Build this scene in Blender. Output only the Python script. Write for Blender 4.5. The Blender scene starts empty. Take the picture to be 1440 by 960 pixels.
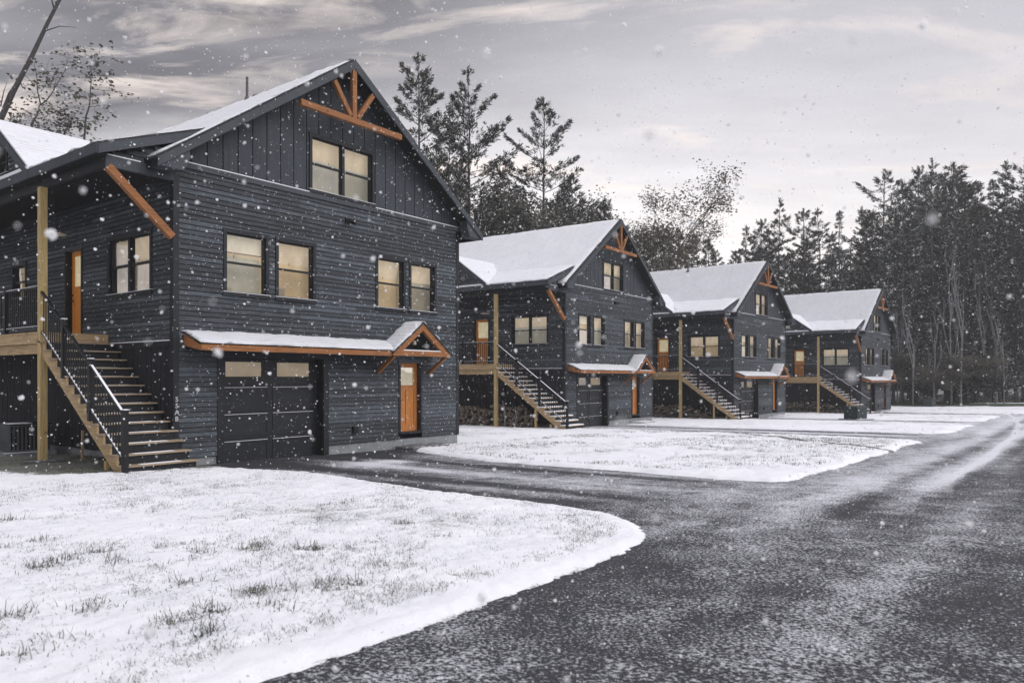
import bpy, math, random
import numpy as np
from mathutils import Vector, Matrix, noise as mnoise
R = math.radians
random.seed(7)
scene = bpy.context.scene
col = scene.collection

# ------------------------------------------------------------------ calibration (used to turn photo positions into places)
F = 1054.4; TH = R(36.94); HOR = 530.2; CZ = 1.6
def ray(u):
    a = (u-720)/F
    return math.cos(TH)+a*math.sin(TH), math.sin(TH)-a*math.cos(TH)
def gz(x, y):
    """height of the gently falling ground"""
    x = min(x, 68.0)
    return -0.018*x-0.0133*min(y, 40.0)
def at(u, t):
    rx, ry = ray(u); return rx*t, ry*t

# ------------------------------------------------------------------ materials
MATS = {}
class NT:
    def __init__(s, name):
        s.m = bpy.data.materials.new(name); s.m.use_nodes = True
        s.t = s.m.node_tree; s.n = s.t.nodes; s.n.clear()
        s.out = s.n.new('ShaderNodeOutputMaterial')
        s.b = s.n.new('ShaderNodeBsdfPrincipled')
        s.t.links.new(s.b.outputs[0], s.out.inputs[0])
        MATS[name] = s.m
        s.tc = s.n.new('ShaderNodeTexCoord')
    def L(s, a, b): s.t.links.new(a, b)
    def mapping(s, scale, src='Object', rot=(0,0,0)):
        m = s.n.new('ShaderNodeMapping'); m.inputs['Scale'].default_value = scale; m.inputs['Rotation'].default_value = rot
        s.L(s.tc.outputs[src], m.inputs[0]); return m.outputs[0]
    def geo(s, scale):
        g = s.n.new('ShaderNodeNewGeometry'); m = s.n.new('ShaderNodeMapping'); m.inputs['Scale'].default_value = scale
        s.L(g.outputs['Position'], m.inputs[0]); return m.outputs[0]
    def noise(s, vec, scale, detail=4, rough=.55, dist=0.0):
        n = s.n.new('ShaderNodeTexNoise'); n.inputs['Scale'].default_value = scale; n.inputs['Detail'].default_value = detail
        n.inputs['Roughness'].default_value = rough; n.inputs['Distortion'].default_value = dist
        s.L(vec, n.inputs['Vector']); return n.outputs['Fac']
    def ramp(s, fac, stops, interp='LINEAR'):
        r = s.n.new('ShaderNodeValToRGB'); r.color_ramp.interpolation = interp
        e = r.color_ramp.elements
        while len(e) < len(stops): e.new(.5)
        for i, (p, c) in enumerate(stops):
            e[i].position = p; e[i].color = (c, c, c, 1) if isinstance(c, (int, float)) else (*c, 1)
        s.L(fac, r.inputs[0]); return r.outputs[0]
    def mix(s, fac, a, b, mode='MIX'):
        m = s.n.new('ShaderNodeMix'); m.data_type = 'RGBA'; m.blend_type = mode
        for sock, v in ((m.inputs[0], fac), (m.inputs[6], a), (m.inputs[7], b)):
            if hasattr(v, 'links'): s.L(v, sock)
            elif isinstance(v, (int, float)): sock.default_value = v if sock is m.inputs[0] else (v, v, v, 1)
            else: sock.default_value = (*v, 1)
        return m.outputs[2]
    def math(s, op, a, b=0.0, clamp=False):
        m = s.n.new('ShaderNodeMath'); m.operation = op; m.use_clamp = clamp
        for i, v in enumerate((a, b)):
            if hasattr(v, 'links'): s.L(v, m.inputs[i])
            else: m.inputs[i].default_value = v
        return m.outputs[0]
    def bump(s, h, strength, dist=.02):
        b = s.n.new('ShaderNodeBump'); b.inputs['Strength'].default_value = strength; b.inputs['Distance'].default_value = dist
        s.L(h, b.inputs['Height']); s.L(b.outputs[0], s.b.inputs['Normal'])
    def fin(s, colr, rough=.7, spec=.3, metal=0.0):
        if hasattr(colr, 'links'): s.L(colr, s.b.inputs['Base Color'])
        else: s.b.inputs['Base Color'].default_value = (*colr, 1)
        if hasattr(rough, 'links'): s.L(rough, s.b.inputs['Roughness'])
        else: s.b.inputs['Roughness'].default_value = rough
        s.b.inputs['Specular IOR Level'].default_value = spec; s.b.inputs['Metallic'].default_value = metal
        return s.m
SNOWC = (.78, .79, .835)
def painted(name, c, vary=.25, flecks=0.0, rough=.75, grain=(1, 1, 14), flecksize=9.0):
    t = NT(name)
    v = t.mapping(grain); n = t.noise(v, 2.2, 6, .65)
    c0 = tuple(x*(1-vary) for x in c); c1 = tuple(x*(1+vary*1.2) for x in c)
    k = t.ramp(n, [(.3, c0), (.7, c1)])
    n2 = t.noise(t.mapping((1, 1, 1)), 1.1, 3)
    k = t.mix(t.ramp(n2, [(.35, 0), (.7, .35)]), k, tuple(x*1.7+.006 for x in c))
    if flecks:
        f = t.noise(t.mapping((1, 1, 2.2)), flecksize, 5, .72)
        k = t.mix(t.ramp(f, [(.66-flecks, 0), (.72-flecks, .75)]), k, SNOWC)
    t.bump(t.noise(t.mapping(grain), 9, 5, .7), .35, .01)
    return t.fin(k, rough, .35)
painted('siding', (.035, .042, .051), .6, .035, .72, (1.2, 1.2, 9))
painted('siding_side', (.044, .051, .061), .55, .030, .72, (1.2, 1.2, 9))
for nm_, k_, sfx in (('siding', 1.55, '_pale'), ('siding', .74, '_damp')):
    painted('siding'+sfx, tuple(x*k_ for x in (.035, .042, .051)), .6, .035, .72, (1.2, 1.2, 9)); painted('siding_side'+sfx, tuple(x*k_ for x in (.044, .051, .061)), .55, .03, .72, (1.2, 1.2, 9))
painted('panel', (.033, .040, .050), .3, .012, .7, (6, 6, .6))
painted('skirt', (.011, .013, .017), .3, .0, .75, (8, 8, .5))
painted('trim', (.009, .011, .015), .2, .0, .55, (3, 3, 3))
painted('trim_light', (.040, .047, .058), .2, .0, .6, (3, 3, 3))
painted('soffit', (.006, .007, .009), .2, .0, .8, (1, 4, 1))
painted('garage_paint', (.0105, .0125, .017), .2, .006, .5, (1, 1, 2))
painted('shingle', (.026, .028, .032), .4, .02, .9, (12, 12, 12))
painted('unit_metal', (.075, .080, .086), .2, .0, .5)
painted('green_box', (.022, .034, .034), .3, .0, .6)
def wood(name, c, dark=.45, vary=.3, axis='x', rough=.6, knots=True):
    t = NT(name)
    sc = {'x': (1, 14, 14), 'y': (14, 1, 14), 'z': (14, 14, 1)}[axis]
    n = t.noise(t.mapping(sc), 2.6, 7, .65, .4)
    k = t.ramp(n, [(.28, tuple(x*dark for x in c)), (.5, c), (.75, tuple(x*(1+vary) for x in c))])
    if knots:
        kn = t.noise(t.mapping((1, 1, 1)), 7, 1)
        k = t.mix(t.ramp(kn, [(.70, 0), (.76, .6)]), k, tuple(x*.3 for x in c))
    t.bump(n, .3, .006)
    return t.fin(k, rough, .3)
wood('cedar', (.27, .112, .040)); wood('cedar_v', (.27, .112, .040), axis='z')
wood('door_wood', (.43, .165, .040), .6, .2, 'z', .45, False)
wood('door_wood_lit', (.74, .29, .055), .75, .2, 'z', .45, False)  # brighter copy of door_wood: porch light on the upper door put into the colour
wood('tread_wood', (.30, .235, .165), .5)
wood('lumber', (.40, .285, .155)); wood('lumber_y', (.40, .285, .155), axis='y'); wood('post_wood', (.43, .32, .15), .6, .25, 'z')
wood('weathered', (.20, .17, .14), .5, .4, 'x'); wood('bark_log', (.13, .10, .08), .4, .6, 'x')
t = NT('log_end'); t.fin(t.ramp(t.noise(t.mapping((1, 1, 1)), 20, 3), [(.3, (.085, .068, .052)), (.7, (.20, .165, .125))]), .8, .2)
t = NT('concrete')
n = t.noise(t.mapping((1, 1, 1)), 2.2, 7, .7)
t.bump(t.noise(t.mapping((1, 1, 1)), 30, 5, .7), .4, .01)
t.fin(t.ramp(n, [(.3, (.15, .16, .175)), (.7, (.30, .315, .335))]), .9, .2)
t = NT('stone')
n = t.noise(t.mapping((1, 1, 1)), 5, 7, .7)
t.bump(n, .6, .03); t.fin(t.ramp(n, [(.3, (.06, .065, .07)), (.55, (.14, .14, .15)), (.62, (.55, .56, .6))]), .9, .2)
t = NT('black_metal'); t.fin((.010, .011, .013), .45, .25)
t = NT('white_metal'); t.fin((.62, .63, .66), .4, .5)
t = NT('number_metal'); t.fin((.36, .37, .39), .5, .3)
t = NT('lamp_face'); t.fin((.62, .55, .42), .5, .3)
def snowmat(name, base=SNOWC, ripple='X', under=(.10, .11, .12), thr=.78, course=None, crough=0.0):
    t = NT(name)
    big = t.noise(t.geo((1, 1, 1)), .9, 5, .6)
    k = t.ramp(big, [(.3, tuple(x*.93 for x in base)), (.7, base)])
    fine = t.noise(t.geo((1, 1, 1)), 17, 6, .7)
    k = t.mix(t.ramp(fine, [(.28, .22), (.40, 0)]), k, tuple(x*.5 for x in base))
    if course:
        w = t.n.new('ShaderNodeTexWave'); w.wave_type = 'BANDS'; w.bands_direction = ripple; w.wave_profile = 'SAW'
        w.inputs['Scale'].default_value = course; w.inputs['Distortion'].default_value = .35; w.inputs['Detail'].default_value = 3
        w.inputs['Detail Scale'].default_value = 2.5
        t.L(t.mapping((1, 1, 1)), w.inputs['Vector'])
        br = t.noise(t.mapping((.9, 2.2, .9)), 2.3, 6, .7)
        m = t.math('MULTIPLY', t.ramp(w.outputs['Fac'], [(.72, 0), (.95, 1)]), t.ramp(br, [(.42, 0), (.66, .55+crough)]))
        k = t.mix(m, k, (.20, .21, .235))
        sp = t.noise(t.mapping((1, 1, 1)), 34, 4, .75)
        k = t.mix(t.ramp(sp, [(.56-crough*.1, 0), (.70, .22+crough)]), k, (.22, .23, .25))
    t.bump(t.noise(t.geo((1, 1, 1)), 24, 6, .7), .35, .012)
    t.b.inputs['Subsurface Weight'].default_value = 0.0
    return t.fin(k, .75, .25)
snowmat('snow'); snowmat('roof_snow_cross', (.66, .67, .71), ripple='Y', course=2.2, crough=.12); snowmat('roof_snow', (.69, .70, .74), course=2.2, crough=.16); snowmat('roof_snow_thin', (.60, .61, .65), course=2.2, crough=.30)
t = NT('flake'); t.fin((.985, .985, .99), .8, .1)
tr = t.n.new('ShaderNodeBsdfTranslucent'); tr.inputs[0].default_value = (.96, .96, .98, 1)
mx = t.n.new('ShaderNodeMixShader'); mx.inputs[0].default_value = .6
t.L(t.b.outputs[0], mx.inputs[1]); t.L(tr.outputs[0], mx.inputs[2]); t.L(mx.outputs[0], t.out.inputs[0])
# window glass: thin clear sheet with a sky reflection
def glass(name, tint):
    t = NT(name)
    tb = t.n.new('ShaderNodeBsdfTransparent'); tb.inputs[0].default_value = (*tint, 1)
    gb = t.n.new('ShaderNodeBsdfGlossy'); gb.inputs['Roughness'].default_value = .03; gb.inputs['Color'].default_value = (1, .96, .9, 1)
    lw = t.n.new('ShaderNodeLayerWeight'); lw.inputs[0].default_value = .32
    f = t.math('MULTIPLY', lw.outputs['Fresnel'], .55)
    mx = t.n.new('ShaderNodeMixShader'); t.L(f, mx.inputs[0]); t.L(tb.outputs[0], mx.inputs[1]); t.L(gb.outputs[0], mx.inputs[2])
    wv = t.noise(t.geo((1, 1, 1)), 1.6, 2); bp = t.n.new('ShaderNodeBump'); bp.inputs['Strength'].default_value = .06; bp.inputs['Distance'].default_value = .1
    t.L(wv, bp.inputs['Height']); t.L(bp.outputs[0], gb.inputs['Normal'])
    t.L(mx.outputs[0], t.out.inputs[0])
glass('glass', (.98, .96, .93)); glass('glass_screen', (.73, .70, .66))
def lit(name, c, e):     # lit rooms behind the windows
    t = NT(name)
    n = t.noise(t.mapping((1, 1, .6)), 2.6, 4); k = t.ramp(n, [(.3, tuple(x*.80 for x in c)), (.7, tuple(x*1.06 for x in c))])
    t.L(k, t.b.inputs['Emission Color']); t.b.inputs['Emission Strength'].default_value = e
    t.fin(k, .9, .1)
lit('room_wall', (.57, .49, .385), .29); lit('room_ceiling', (.60, .51, .385), .40); lit('door_light', (.62, .56, .38), .36)
lit('room_wall_dim', (.44, .41, .34), .20); lit('room_wall_warm', (.62, .50, .33), .30); lit('room_wall_cool', (.50, .50, .44), .27); lit('blind', (.66, .62, .52), .30)
# trees
def foliage(name, c, v=.5):
    t = NT(name)
    n = t.noise(t.mapping((1, 1, 1)), .8, 3)
    oi = t.n.new('ShaderNodeObjectInfo')
    k = t.ramp(n, [(.3, tuple(x*(1-v) for x in c)), (.7, tuple(x*(1+v) for x in c))])
    k = t.mix(t.math('MULTIPLY', oi.outputs['Random'], .5), k, (c[0]*1.7, c[1]*1.45, c[2]*1.1))
    t.fin(k, .85, .15)
foliage('needle_dark', (.038, .046, .042)); foliage('needle_mid', (.062, .071, .063)); foliage('needle_light', (.098, .105, .090))
foliage('leaf_brown', (.085, .081, .077)); foliage('leaf_green', (.095, .102, .086))
t = NT('bark'); n = t.noise(t.mapping((5, 5, 1.2)), 3, 6, .7); t.bump(n, .6, .03)
t.fin(t.ramp(n, [(.3, (.035, .034, .036)), (.7, (.11, .105, .105))]), .9, .2)
t = NT('bark_pale'); n = t.noise(t.mapping((3, 3, 1.5)), 3, 6, .7); t.bump(n, .4, .02)
t.fin(t.ramp(n, [(.3, (.12, .12, .125)), (.7, (.30, .30, .31))]), .9, .2)
t = NT('grass_blade'); n = t.noise(t.geo((1, 1, 1)), 1.5, 2)
t.fin(t.ramp(n, [(.3, (.075, .080, .070)), (.7, (.17, .17, .145))]), .8, .2)
# snowy lawn: attribute 'bare' uncovers the turf
t = NT('lawn_snow')
at_ = t.n.new('ShaderNodeAttribute'); at_.attribute_name = 'bare'
fine = t.noise(t.geo((1, 1, 1)), 32, 6, .8); mid = t.noise(t.geo((1, 1, 1)), 3.1, 5, .7); big = t.noise(t.geo((1, 1, 1)), .55, 4, .6)
s1 = t.math('ADD', t.math('MULTIPLY', fine, .60), t.math('MULTIPLY', mid, .35)); s1 = t.math('ADD', s1, t.math('MULTIPLY', big, .28))
s1 = t.math('ADD', s1, at_.outputs['Fac'])
m = t.ramp(s1, [(.62, 0), (.665, .26), (.71, .68), (.80, .94)])
turf = t.ramp(t.noise(t.geo((1, 1, 1)), 40, 5, .8), [(.3, (.045, .050, .042)), (.55, (.11, .115, .09)), (.75, (.30, .30, .30))])
sn = t.ramp(t.noise(t.geo((1, 1, 1)), 1.2, 5, .6), [(.3, (.70, .71, .76)), (.7, (.785, .79, .825))])
t.bump(t.noise(t.geo((1, 1, 1)), 20, 7, .75), .6, .028)
t.fin(t.mix(m, sn, turf), .8, .2)
# bare soil and turf without much snow
t = NT('turf'); n = t.noise(t.geo((1, 1, 1)), 14, 8, .8)
t.bump(n, .8, .04); t.fin(t.ramp(n, [(.3, (.03, .03, .03)), (.52, (.085, .09, .07)), (.66, (.20, .20, .18)), (.74, (.6, .61, .65))]), .9, .1)
t = NT('green_turf'); n = t.noise(t.geo((.3, 1, 1)), 6, 6, .75)
t.fin(t.ramp(n, [(.3, (.03, .05, .028)), (.62, (.07, .10, .055)), (.8, (.45, .47, .47))]), .9, .1)
t = NT('forest_floor'); n = t.noise(t.geo((.2, .2, .2)), 3, 6, .75)
t.fin(t.ramp(n, [(.38, (.05, .055, .045)), (.55, (.20, .20, .2)), (.7, (.7, .71, .75))]), .9, .1)
# asphalt dusted with snow: attribute 'dust' carries the tyre tracks
t = NT('asphalt')
at_ = t.n.new('ShaderNodeAttribute'); at_.attribute_name = 'dust'
grain = t.noise(t.geo((1, 1, 1)), 90, 2, .6); f2 = t.noise(t.geo((1.25, 1, 1)), 36, 4, .62); f3 = t.noise(t.geo((1, 1, 1)), 3.0, 6, .72)
base = t.ramp(grain, [(.36, (.012, .0125, .016)), (.56, (.040, .0415, .049)), (.70, (.13, .135, .15))])
s = t.math('ADD', t.math('MULTIPLY', f2, 1.0), t.math('MULTIPLY', f3, .34)); s = t.math('ADD', s, at_.outputs['Fac'])
m = t.ramp(s, [(.725, 0), (.79, .50), (.90, .92)])
t.bump(t.math('ADD', t.math('MULTIPLY', f2, .8), t.math('MULTIPLY', m, .9)), .9, .014)
t.fin(t.mix(m, base, (.64, .65, .70)), .8, .2)

# ------------------------------------------------------------------ mesh builder
class MB:
    def __init__(s): s.v = []; s.f = []; s.mi = []; s.mats = []
    def _m(s, mat):
        if mat not in s.mats: s.mats.append(mat)
        return s.mats.index(mat)
    def face(s, pts, mat):
        i = len(s.v); s.v += [tuple(p) for p in pts]; s.f.append(tuple(range(i, i+len(pts)))); s.mi.append(s._m(mat))
    def hexa(s, p, mat):
        """p: 8 corners, 0-3 bottom ring, 4-7 top ring"""
        i = len(s.v); s.v += [tuple(q) for q in p]; k = s._m(mat)
        for q in ((3,2,1,0), (4,5,6,7), (0,1,5,4), (1,2,6,5), (2,3,7,6), (3,0,4,7)):
            s.f.append(tuple(i+a for a in q)); s.mi.append(k)
    def box(s, x0, x1, y0, y1, z0, z1, mat):
        s.hexa([(x0,y0,z0), (x1,y0,z0), (x1,y1,z0), (x0,y1,z0), (x0,y0,z1), (x1,y0,z1), (x1,y1,z1), (x0,y1,z1)], mat)
    def prism(s, poly, a, b, mat, axis='y'):
        """poly in xz (axis y), yz (axis x) or xy (axis z), extruded from a to b"""
        def P(p, t): return (p[0], t, p[1]) if axis == 'y' else ((t, p[0], p[1]) if axis == 'x' else (p[0], p[1], t))
        n = len(poly); i = len(s.v); s.v += [P(p, a) for p in poly]+[P(p, b) for p in poly]; k = s._m(mat)
        s.f.append(tuple(range(i, i+n))); s.mi.append(k); s.f.append(tuple(range(i+2*n-1, i+n-1, -1))); s.mi.append(k)
        for j in range(n): s.f.append((i+j, i+(j+1)%n, i+n+(j+1)%n, i+n+j)); s.mi.append(k)
    def beam(s, p0, p1, w, h, mat, side=(1, 0, 0)):
        """bar of section w (along side) x h"""
        a, b = Vector(p0), Vector(p1); d = (b-a).normalized(); sd = Vector(side); sd = (sd-d*sd.dot(d)).normalized(); up = d.cross(sd)
        q = []
        for c in (a, b): q.append([c+sd*(sx*w/2)+up*(sy*h/2) for sx, sy in ((-1,-1), (1,-1), (1,1), (-1,1))])
        s.hexa(q[0]+q[1], mat)
    def tube(s, pts, rad, mat, n=8, cap=True):
        i0 = len(s.v); k = s._m(mat); pts = [Vector(p) for p in pts]
        for j, p in enumerate(pts):
            d = (pts[min(j+1, len(pts)-1)]-pts[max(j-1, 0)]).normalized()
            a = d.cross(Vector((.31, .87, .38))).normalized(); b = d.cross(a)
            r = rad[j] if isinstance(rad, (list, tuple)) else rad
            for q in range(n):
                an = 2*math.pi*q/n; s.v.append(tuple(p+a*(r*math.cos(an))+b*(r*math.sin(an))))
        for j in range(len(pts)-1):
            for q in range(n):
                s.f.append((i0+j*n+q, i0+j*n+(q+1)%n, i0+(j+1)*n+(q+1)%n, i0+(j+1)*n+q)); s.mi.append(k)
        if cap:
            s.f.append(tuple(i0+q for q in range(n))[::-1]); s.mi.append(k)
            e = i0+(len(pts)-1)*n; s.f.append(tuple(e+q for q in range(n))); s.mi.append(k)
    def obj(s, name, parent=None, bevel=0.0, smooth=False, **props):
        me = bpy.data.meshes.new(name); me.from_pydata(s.v, [], s.f)
        for m in s.mats: me.materials.append(MATS[m])
        me.polygons.foreach_set('material_index', s.mi)
        if smooth: me.polygons.foreach_set('use_smooth', [True]*len(s.f))
        me.validate(); me.update()
        import bmesh
        bm = bmesh.new(); bm.from_mesh(me)
        if len(s.f) < 3000: bmesh.ops.recalc_face_normals(bm, faces=bm.faces)
        if bevel: bmesh.ops.bevel(bm, geom=list(bm.edges), offset=bevel, segments=1, affect='EDGES')
        bm.to_mesh(me); bm.free()
        o = bpy.data.objects.new(name, me); col.objects.link(o)
        if parent: o.parent = parent
        for a, b in props.items(): o[a] = b
        return o
def npmesh(name, V, Fq, mats, mi=None, parent=None, smooth=False, **props):
    """V (n,3), Fq (m,4) or (m,3)"""
    me = bpy.data.meshes.new(name); V = np.ascontiguousarray(V, dtype=np.float32); Fq = np.ascontiguousarray(Fq, dtype=np.int32)
    k = Fq.shape[1]; me.vertices.add(len(V)); me.vertices.foreach_set('co', V.ravel())
    me.loops.add(Fq.size); me.loops.foreach_set('vertex_index', Fq.ravel())
    me.polygons.add(len(Fq)); me.polygons.foreach_set('loop_start', np.arange(len(Fq), dtype=np.int32)*k)
    try: me.polygons.foreach_set('loop_total', np.full(len(Fq), k, dtype=np.int32))
    except Exception: pass
    for m in mats: me.materials.append(MATS[m])
    if mi is not None: me.polygons.foreach_set('material_index', np.asarray(mi, dtype=np.int32))
    me.polygons.foreach_set('use_smooth', np.full(len(Fq), smooth))
    me.update(calc_edges=True)
    o = bpy.data.objects.new(name, me); col.objects.link(o)
    if parent: o.parent = parent
    for a, b in props.items(): o[a] = b
    return o
def empty(name, loc, rz=0.0, **props):
    o = bpy.data.objects.new(name, None); col.objects.link(o); o.location = loc; o.rotation_euler = (0, 0, rz); o.empty_display_size = .3
    for a, b in props.items(): o[a] = b
    return o
def copy_tree(o, parent=None, kids=None):
    c = o.copy(); col.objects.link(c)
    if parent: c.parent = parent
    for ch in list(kids[o] if kids else o.children): copy_tree(ch, c, kids)
    return c

# wall frames: U along the wall, N outwards
class Fr:
    def __init__(s, o, U, N): s.o = Vector(o); s.U = Vector(U); s.N = Vector(N)
    def p(s, u, z, d): q = s.o+s.U*u+s.N*d; return (q.x, q.y, q.z+z)
    def box(s, mb, u0, u1, z0, z1, d0, d1, mat):
        mb.hexa([s.p(u0,z0,d0), s.p(u1,z0,d0), s.p(u1,z0,d1), s.p(u0,z0,d1), s.p(u0,z1,d0), s.p(u1,z1,d0), s.p(u1,z1,d1), s.p(u0,z1,d1)], mat)
FRONT = Fr((0, 0, 0), (1, 0, 0), (0, -1, 0))
SIDE = Fr((0, 0, 0), (0, 1, 0), (-1, 0, 0))
W, LEN = 9.4, 13.0
APZ, PITCH = 10.27, .712
def roofz(x): return APZ-PITCH*abs(x-4.7)

def siding(mb, fr, u0, u1, z0, z1, holes, mat, clip=None, e=.112):
    n = int(round((z1-z0)/e)); e = (z1-z0)/n; rnd = random.Random(int(u1*100+z0*10))
    for i in range(n):
        a, b = z0+i*e, z0+(i+1)*e; zc = (a+b)/2
        iv = [(u0, u1)]
        if clip:
            c0, c1 = clip(b); iv = [(max(u0, c0), min(u1, c1))]
        for (h0, h1, q0, q1) in holes:
            if q0 < zc < q1:
                nv = []
                for (s0, s1) in iv:
                    if h1 <= s0 or h0 >= s1: nv.append((s0, s1))
                    else:
                        if h0 > s0: nv.append((s0, h0))
                        if h1 < s1: nv.append((h1, s1))
                iv = nv
        for s0, s1 in iv:
            if s1-s0 < .02: continue
            s = s0
            while s < s1-1e-4:                       # boards butt end to end, each set a hair differently
                q = min(s1, s+rnd.uniform(1.6, 3.6))
                if s1-q < .4: q = s1
                j = rnd.uniform(0, .006); dz = rnd.uniform(-.003, .003)
                a1 = a+.013+dz; mt_ = mat+rnd.choice(('', '', '_pale', '_damp')) if mat in ('siding', 'siding_side') else mat
                mb.face([fr.p(s, a1, .026+j), fr.p(q-.003, a1, .026+j), fr.p(q-.003, b, .012), fr.p(s, b, .012)], mt_)
                mb.face([fr.p(s, a1, 0), fr.p(q-.003, a1, 0), fr.p(q-.003, a1, .026+j), fr.p(s, a1, .026+j)], 'soffit')
                mb.face([fr.p(s, a-.002, .0025), fr.p(q, a-.002, .0025), fr.p(q, a1+.002, .0025), fr.p(s, a1+.002, .0025)], 'soffit')  # near-black lip and gap strip: shadow under each lap put into the colour
                s = q

def window(fr, root, u0, u1, z0, z1, twin=False, wide_trim=.085, ext=.3):
    c = MB(); t = wide_trim
    for a, b, q, r in ((u0, u0+t, z0, z1), (u1-t, u1, z0, z1)): fr.box(c, a, b, q, r, -.16, .045, 'trim')
    fr.box(c, u0-.012, u1+.012, z1-t, z1+.012, -.16, .052, 'trim'); fr.box(c, u0-.02, u1+.02, z0-.015, z0+t*.8, -.16, .065, 'trim')
    w = c.obj('window', root)
    spans = [(u0+t, u1-t)]
    if twin:
        m = (u0+u1)/2; spans = [(u0+t, m-.045), (m+.045, u1-t)]
        mu = MB(); fr.box(mu, m-.045, m+.045, z0+t*.8, z1-t, -.10, .03, 'trim'); mu.obj('mullion', w)
    zb, zt = z0+t*.8, z1-t; zm = (zb+zt)/2+.01
    for a, b in spans:
        s = MB(); q = .035
        fr.box(s, a, a+q, zb, zt, -.07, -.02, 'trim'); fr.box(s, b-q, b, zb, zt, -.07, -.02, 'trim')
        fr.box(s, a+q, b-q, zt-q, zt, -.07, -.02, 'trim'); fr.box(s, a+q, b-q, zb, zb+q, -.085, -.03, 'trim')
        fr.box(s, a+q, b-q, zm-.025, zm+.025, -.075, -.012, 'trim'); s.obj('sash', w)
        g = MB(); g.face([fr.p(a+q, zm+.025, -.045), fr.p(b-q, zm+.025, -.045), fr.p(b-q, zt-q, -.045), fr.p(a+q, zt-q, -.045)], 'glass'); g.obj('pane', w)
        g = MB(); g.face([fr.p(a+q, zb+q, -.06), fr.p(b-q, zb+q, -.06), fr.p(b-q, zm-.025, -.06), fr.p(a+q, zm-.025, -.06)], 'glass_screen'); g.obj('pane', w)
    # the lit room seen through the glass: shallow box with ceiling, wall and a few lines of cabinetry
    r = MB(); A, B = u0+t, u1-t; D = -.30; zc = zt-.36*(zt-zb)
    r.face([fr.p(A-ext, zb, D), fr.p(B+ext, zb, D), fr.p(B+ext, zc, D), fr.p(A-ext, zc, D)], 'room_wall')
    r.face([fr.p(A-ext, zc, D), fr.p(B+ext, zc, D), fr.p(B+ext, zt+.05, -.17), fr.p(A-ext, zt+.05, -.17)], 'room_ceiling')
    r.face([fr.p(A-ext, zb, D), fr.p(B+ext, zb, D), fr.p(B+ext, zb, -.17), fr.p(A-ext, zb, -.17)], 'room_wall')
    r.face([fr.p(A-ext, zb, D), fr.p(A-ext, zb, -.17), fr.p(A-ext, zt, -.17), fr.p(A-ext, zt, D)], 'room_wall')
    r.face([fr.p(B+ext, zb, D), fr.p(B+ext, zb, -.17), fr.p(B+ext, zt, -.17), fr.p(B+ext, zt, D)], 'room_wall')
    rr = random.Random(int(u0*91+z0*13))
    x = A+(B-A)*rr.uniform(.3, .6); fr.box(r, x, x+.012, zc-.02, zc+.17, D, D+.012, 'weathered')
    hh_ = rr.choice((0, 0, .18, .30))
    if hh_:
        zq = zt-hh_*(zt-zb); fr.box(r, A+.01, B-.01, zq, zt, -.165, -.155, 'blind'); fr.box(r, A+.01, B-.01, zq-.02, zq, -.168, -.150, 'weathered')
    if not twin:
        fr.box(r, A+.02, A+(B-A)*rr.uniform(.2, .4), zb, zb+rr.uniform(.1, .28), D+.002, D+.05, 'room_wall_dim')
    r.obj('room_interior', w)
    sn = MB(); fr.box(sn, u0-.015, u1+.015, z0+t*.8, z0+t*.8+.012, -.01, .062, 'snow'); sn.obj('sill_snow', w)
    return w

def snow_sheet(name, parent, P00, P10, P11, P01, nu, nv, th, mat, skip=None, seed=0, amp=.012):
    """uneven snow layer of thickness th on the quad P00-P10-P11-P01"""
    A, B, C_, D = map(np.array, (P00, P10, P11, P01)); A, B, C_, D = [q.astype(float) for q in (A, B, C_, D)]
    u = np.linspace(0, 1, nu+1)[:, None, None]; v = np.linspace(0, 1, nv+1)[None, :, None]
    P = A*(1-u)*(1-v)+B*u*(1-v)+C_*u*v+D*(1-u)*v
    rg = np.random.default_rng(seed)
    h = rg.normal(0, 1, (nu+1, nv+1))
    for _ in range(2): h = (h+np.roll(h, 1, 0)+np.roll(h, 1, 1)+np.roll(h, -1, 0)+np.roll(h, -1, 1))/5
    T = P.copy(); T[:, :, 2] += th+h*amp*2
    e = rg.normal(0, .026, (nu+1, nv+1, 2))
    for sl in ((0, slice(None)), (-1, slice(None)), (slice(None), 0), (slice(None), -1)):
        T[sl][..., 2] -= th*.35; T[sl][..., :2] += e[sl]
    V = np.concatenate([P.reshape(-1, 3), T.reshape(-1, 3)]); n = (nu+1)*(nv+1)
    I = np.arange(n).reshape(nu+1, nv+1)
    q = np.stack([I[:-1, :-1], I[1:, :-1], I[1:, 1:], I[:-1, 1:]], -1).reshape(-1, 4)+n
    def wall(a): return np.stack([a[:-1], a[1:], a[1:]+n, a[:-1]+n], -1)
    Q = np.concatenate([q, wall(I[:, 0]), wall(I[-1, :]), wall(I[::-1, -1]), wall(I[0, ::-1])])
    return npmesh(name, V, Q, [mat], None, parent, True)

def text_mesh(name, txt, size, M, mat, parent, depth=.008):
    cu = bpy.data.curves.new(name, 'FONT'); cu.body = txt; cu.size = size; cu.extrude = depth; cu.align_x = 'CENTER'
    cu.offset = .004
    o = bpy.data.objects.new(name, cu); col.objects.link(o)
    bpy.context.view_layer.update()
    me = bpy.data.meshes.new_from_object(o.evaluated_get(bpy.context.evaluated_depsgraph_get()))
    bpy.data.objects.remove(o); bpy.data.curves.remove(cu)
    me.transform(M); me.materials.clear(); me.materials.append(MATS[mat])
    q = bpy.data.objects.new(name, me); col.objects.link(q); q.parent = parent
    return q

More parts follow.
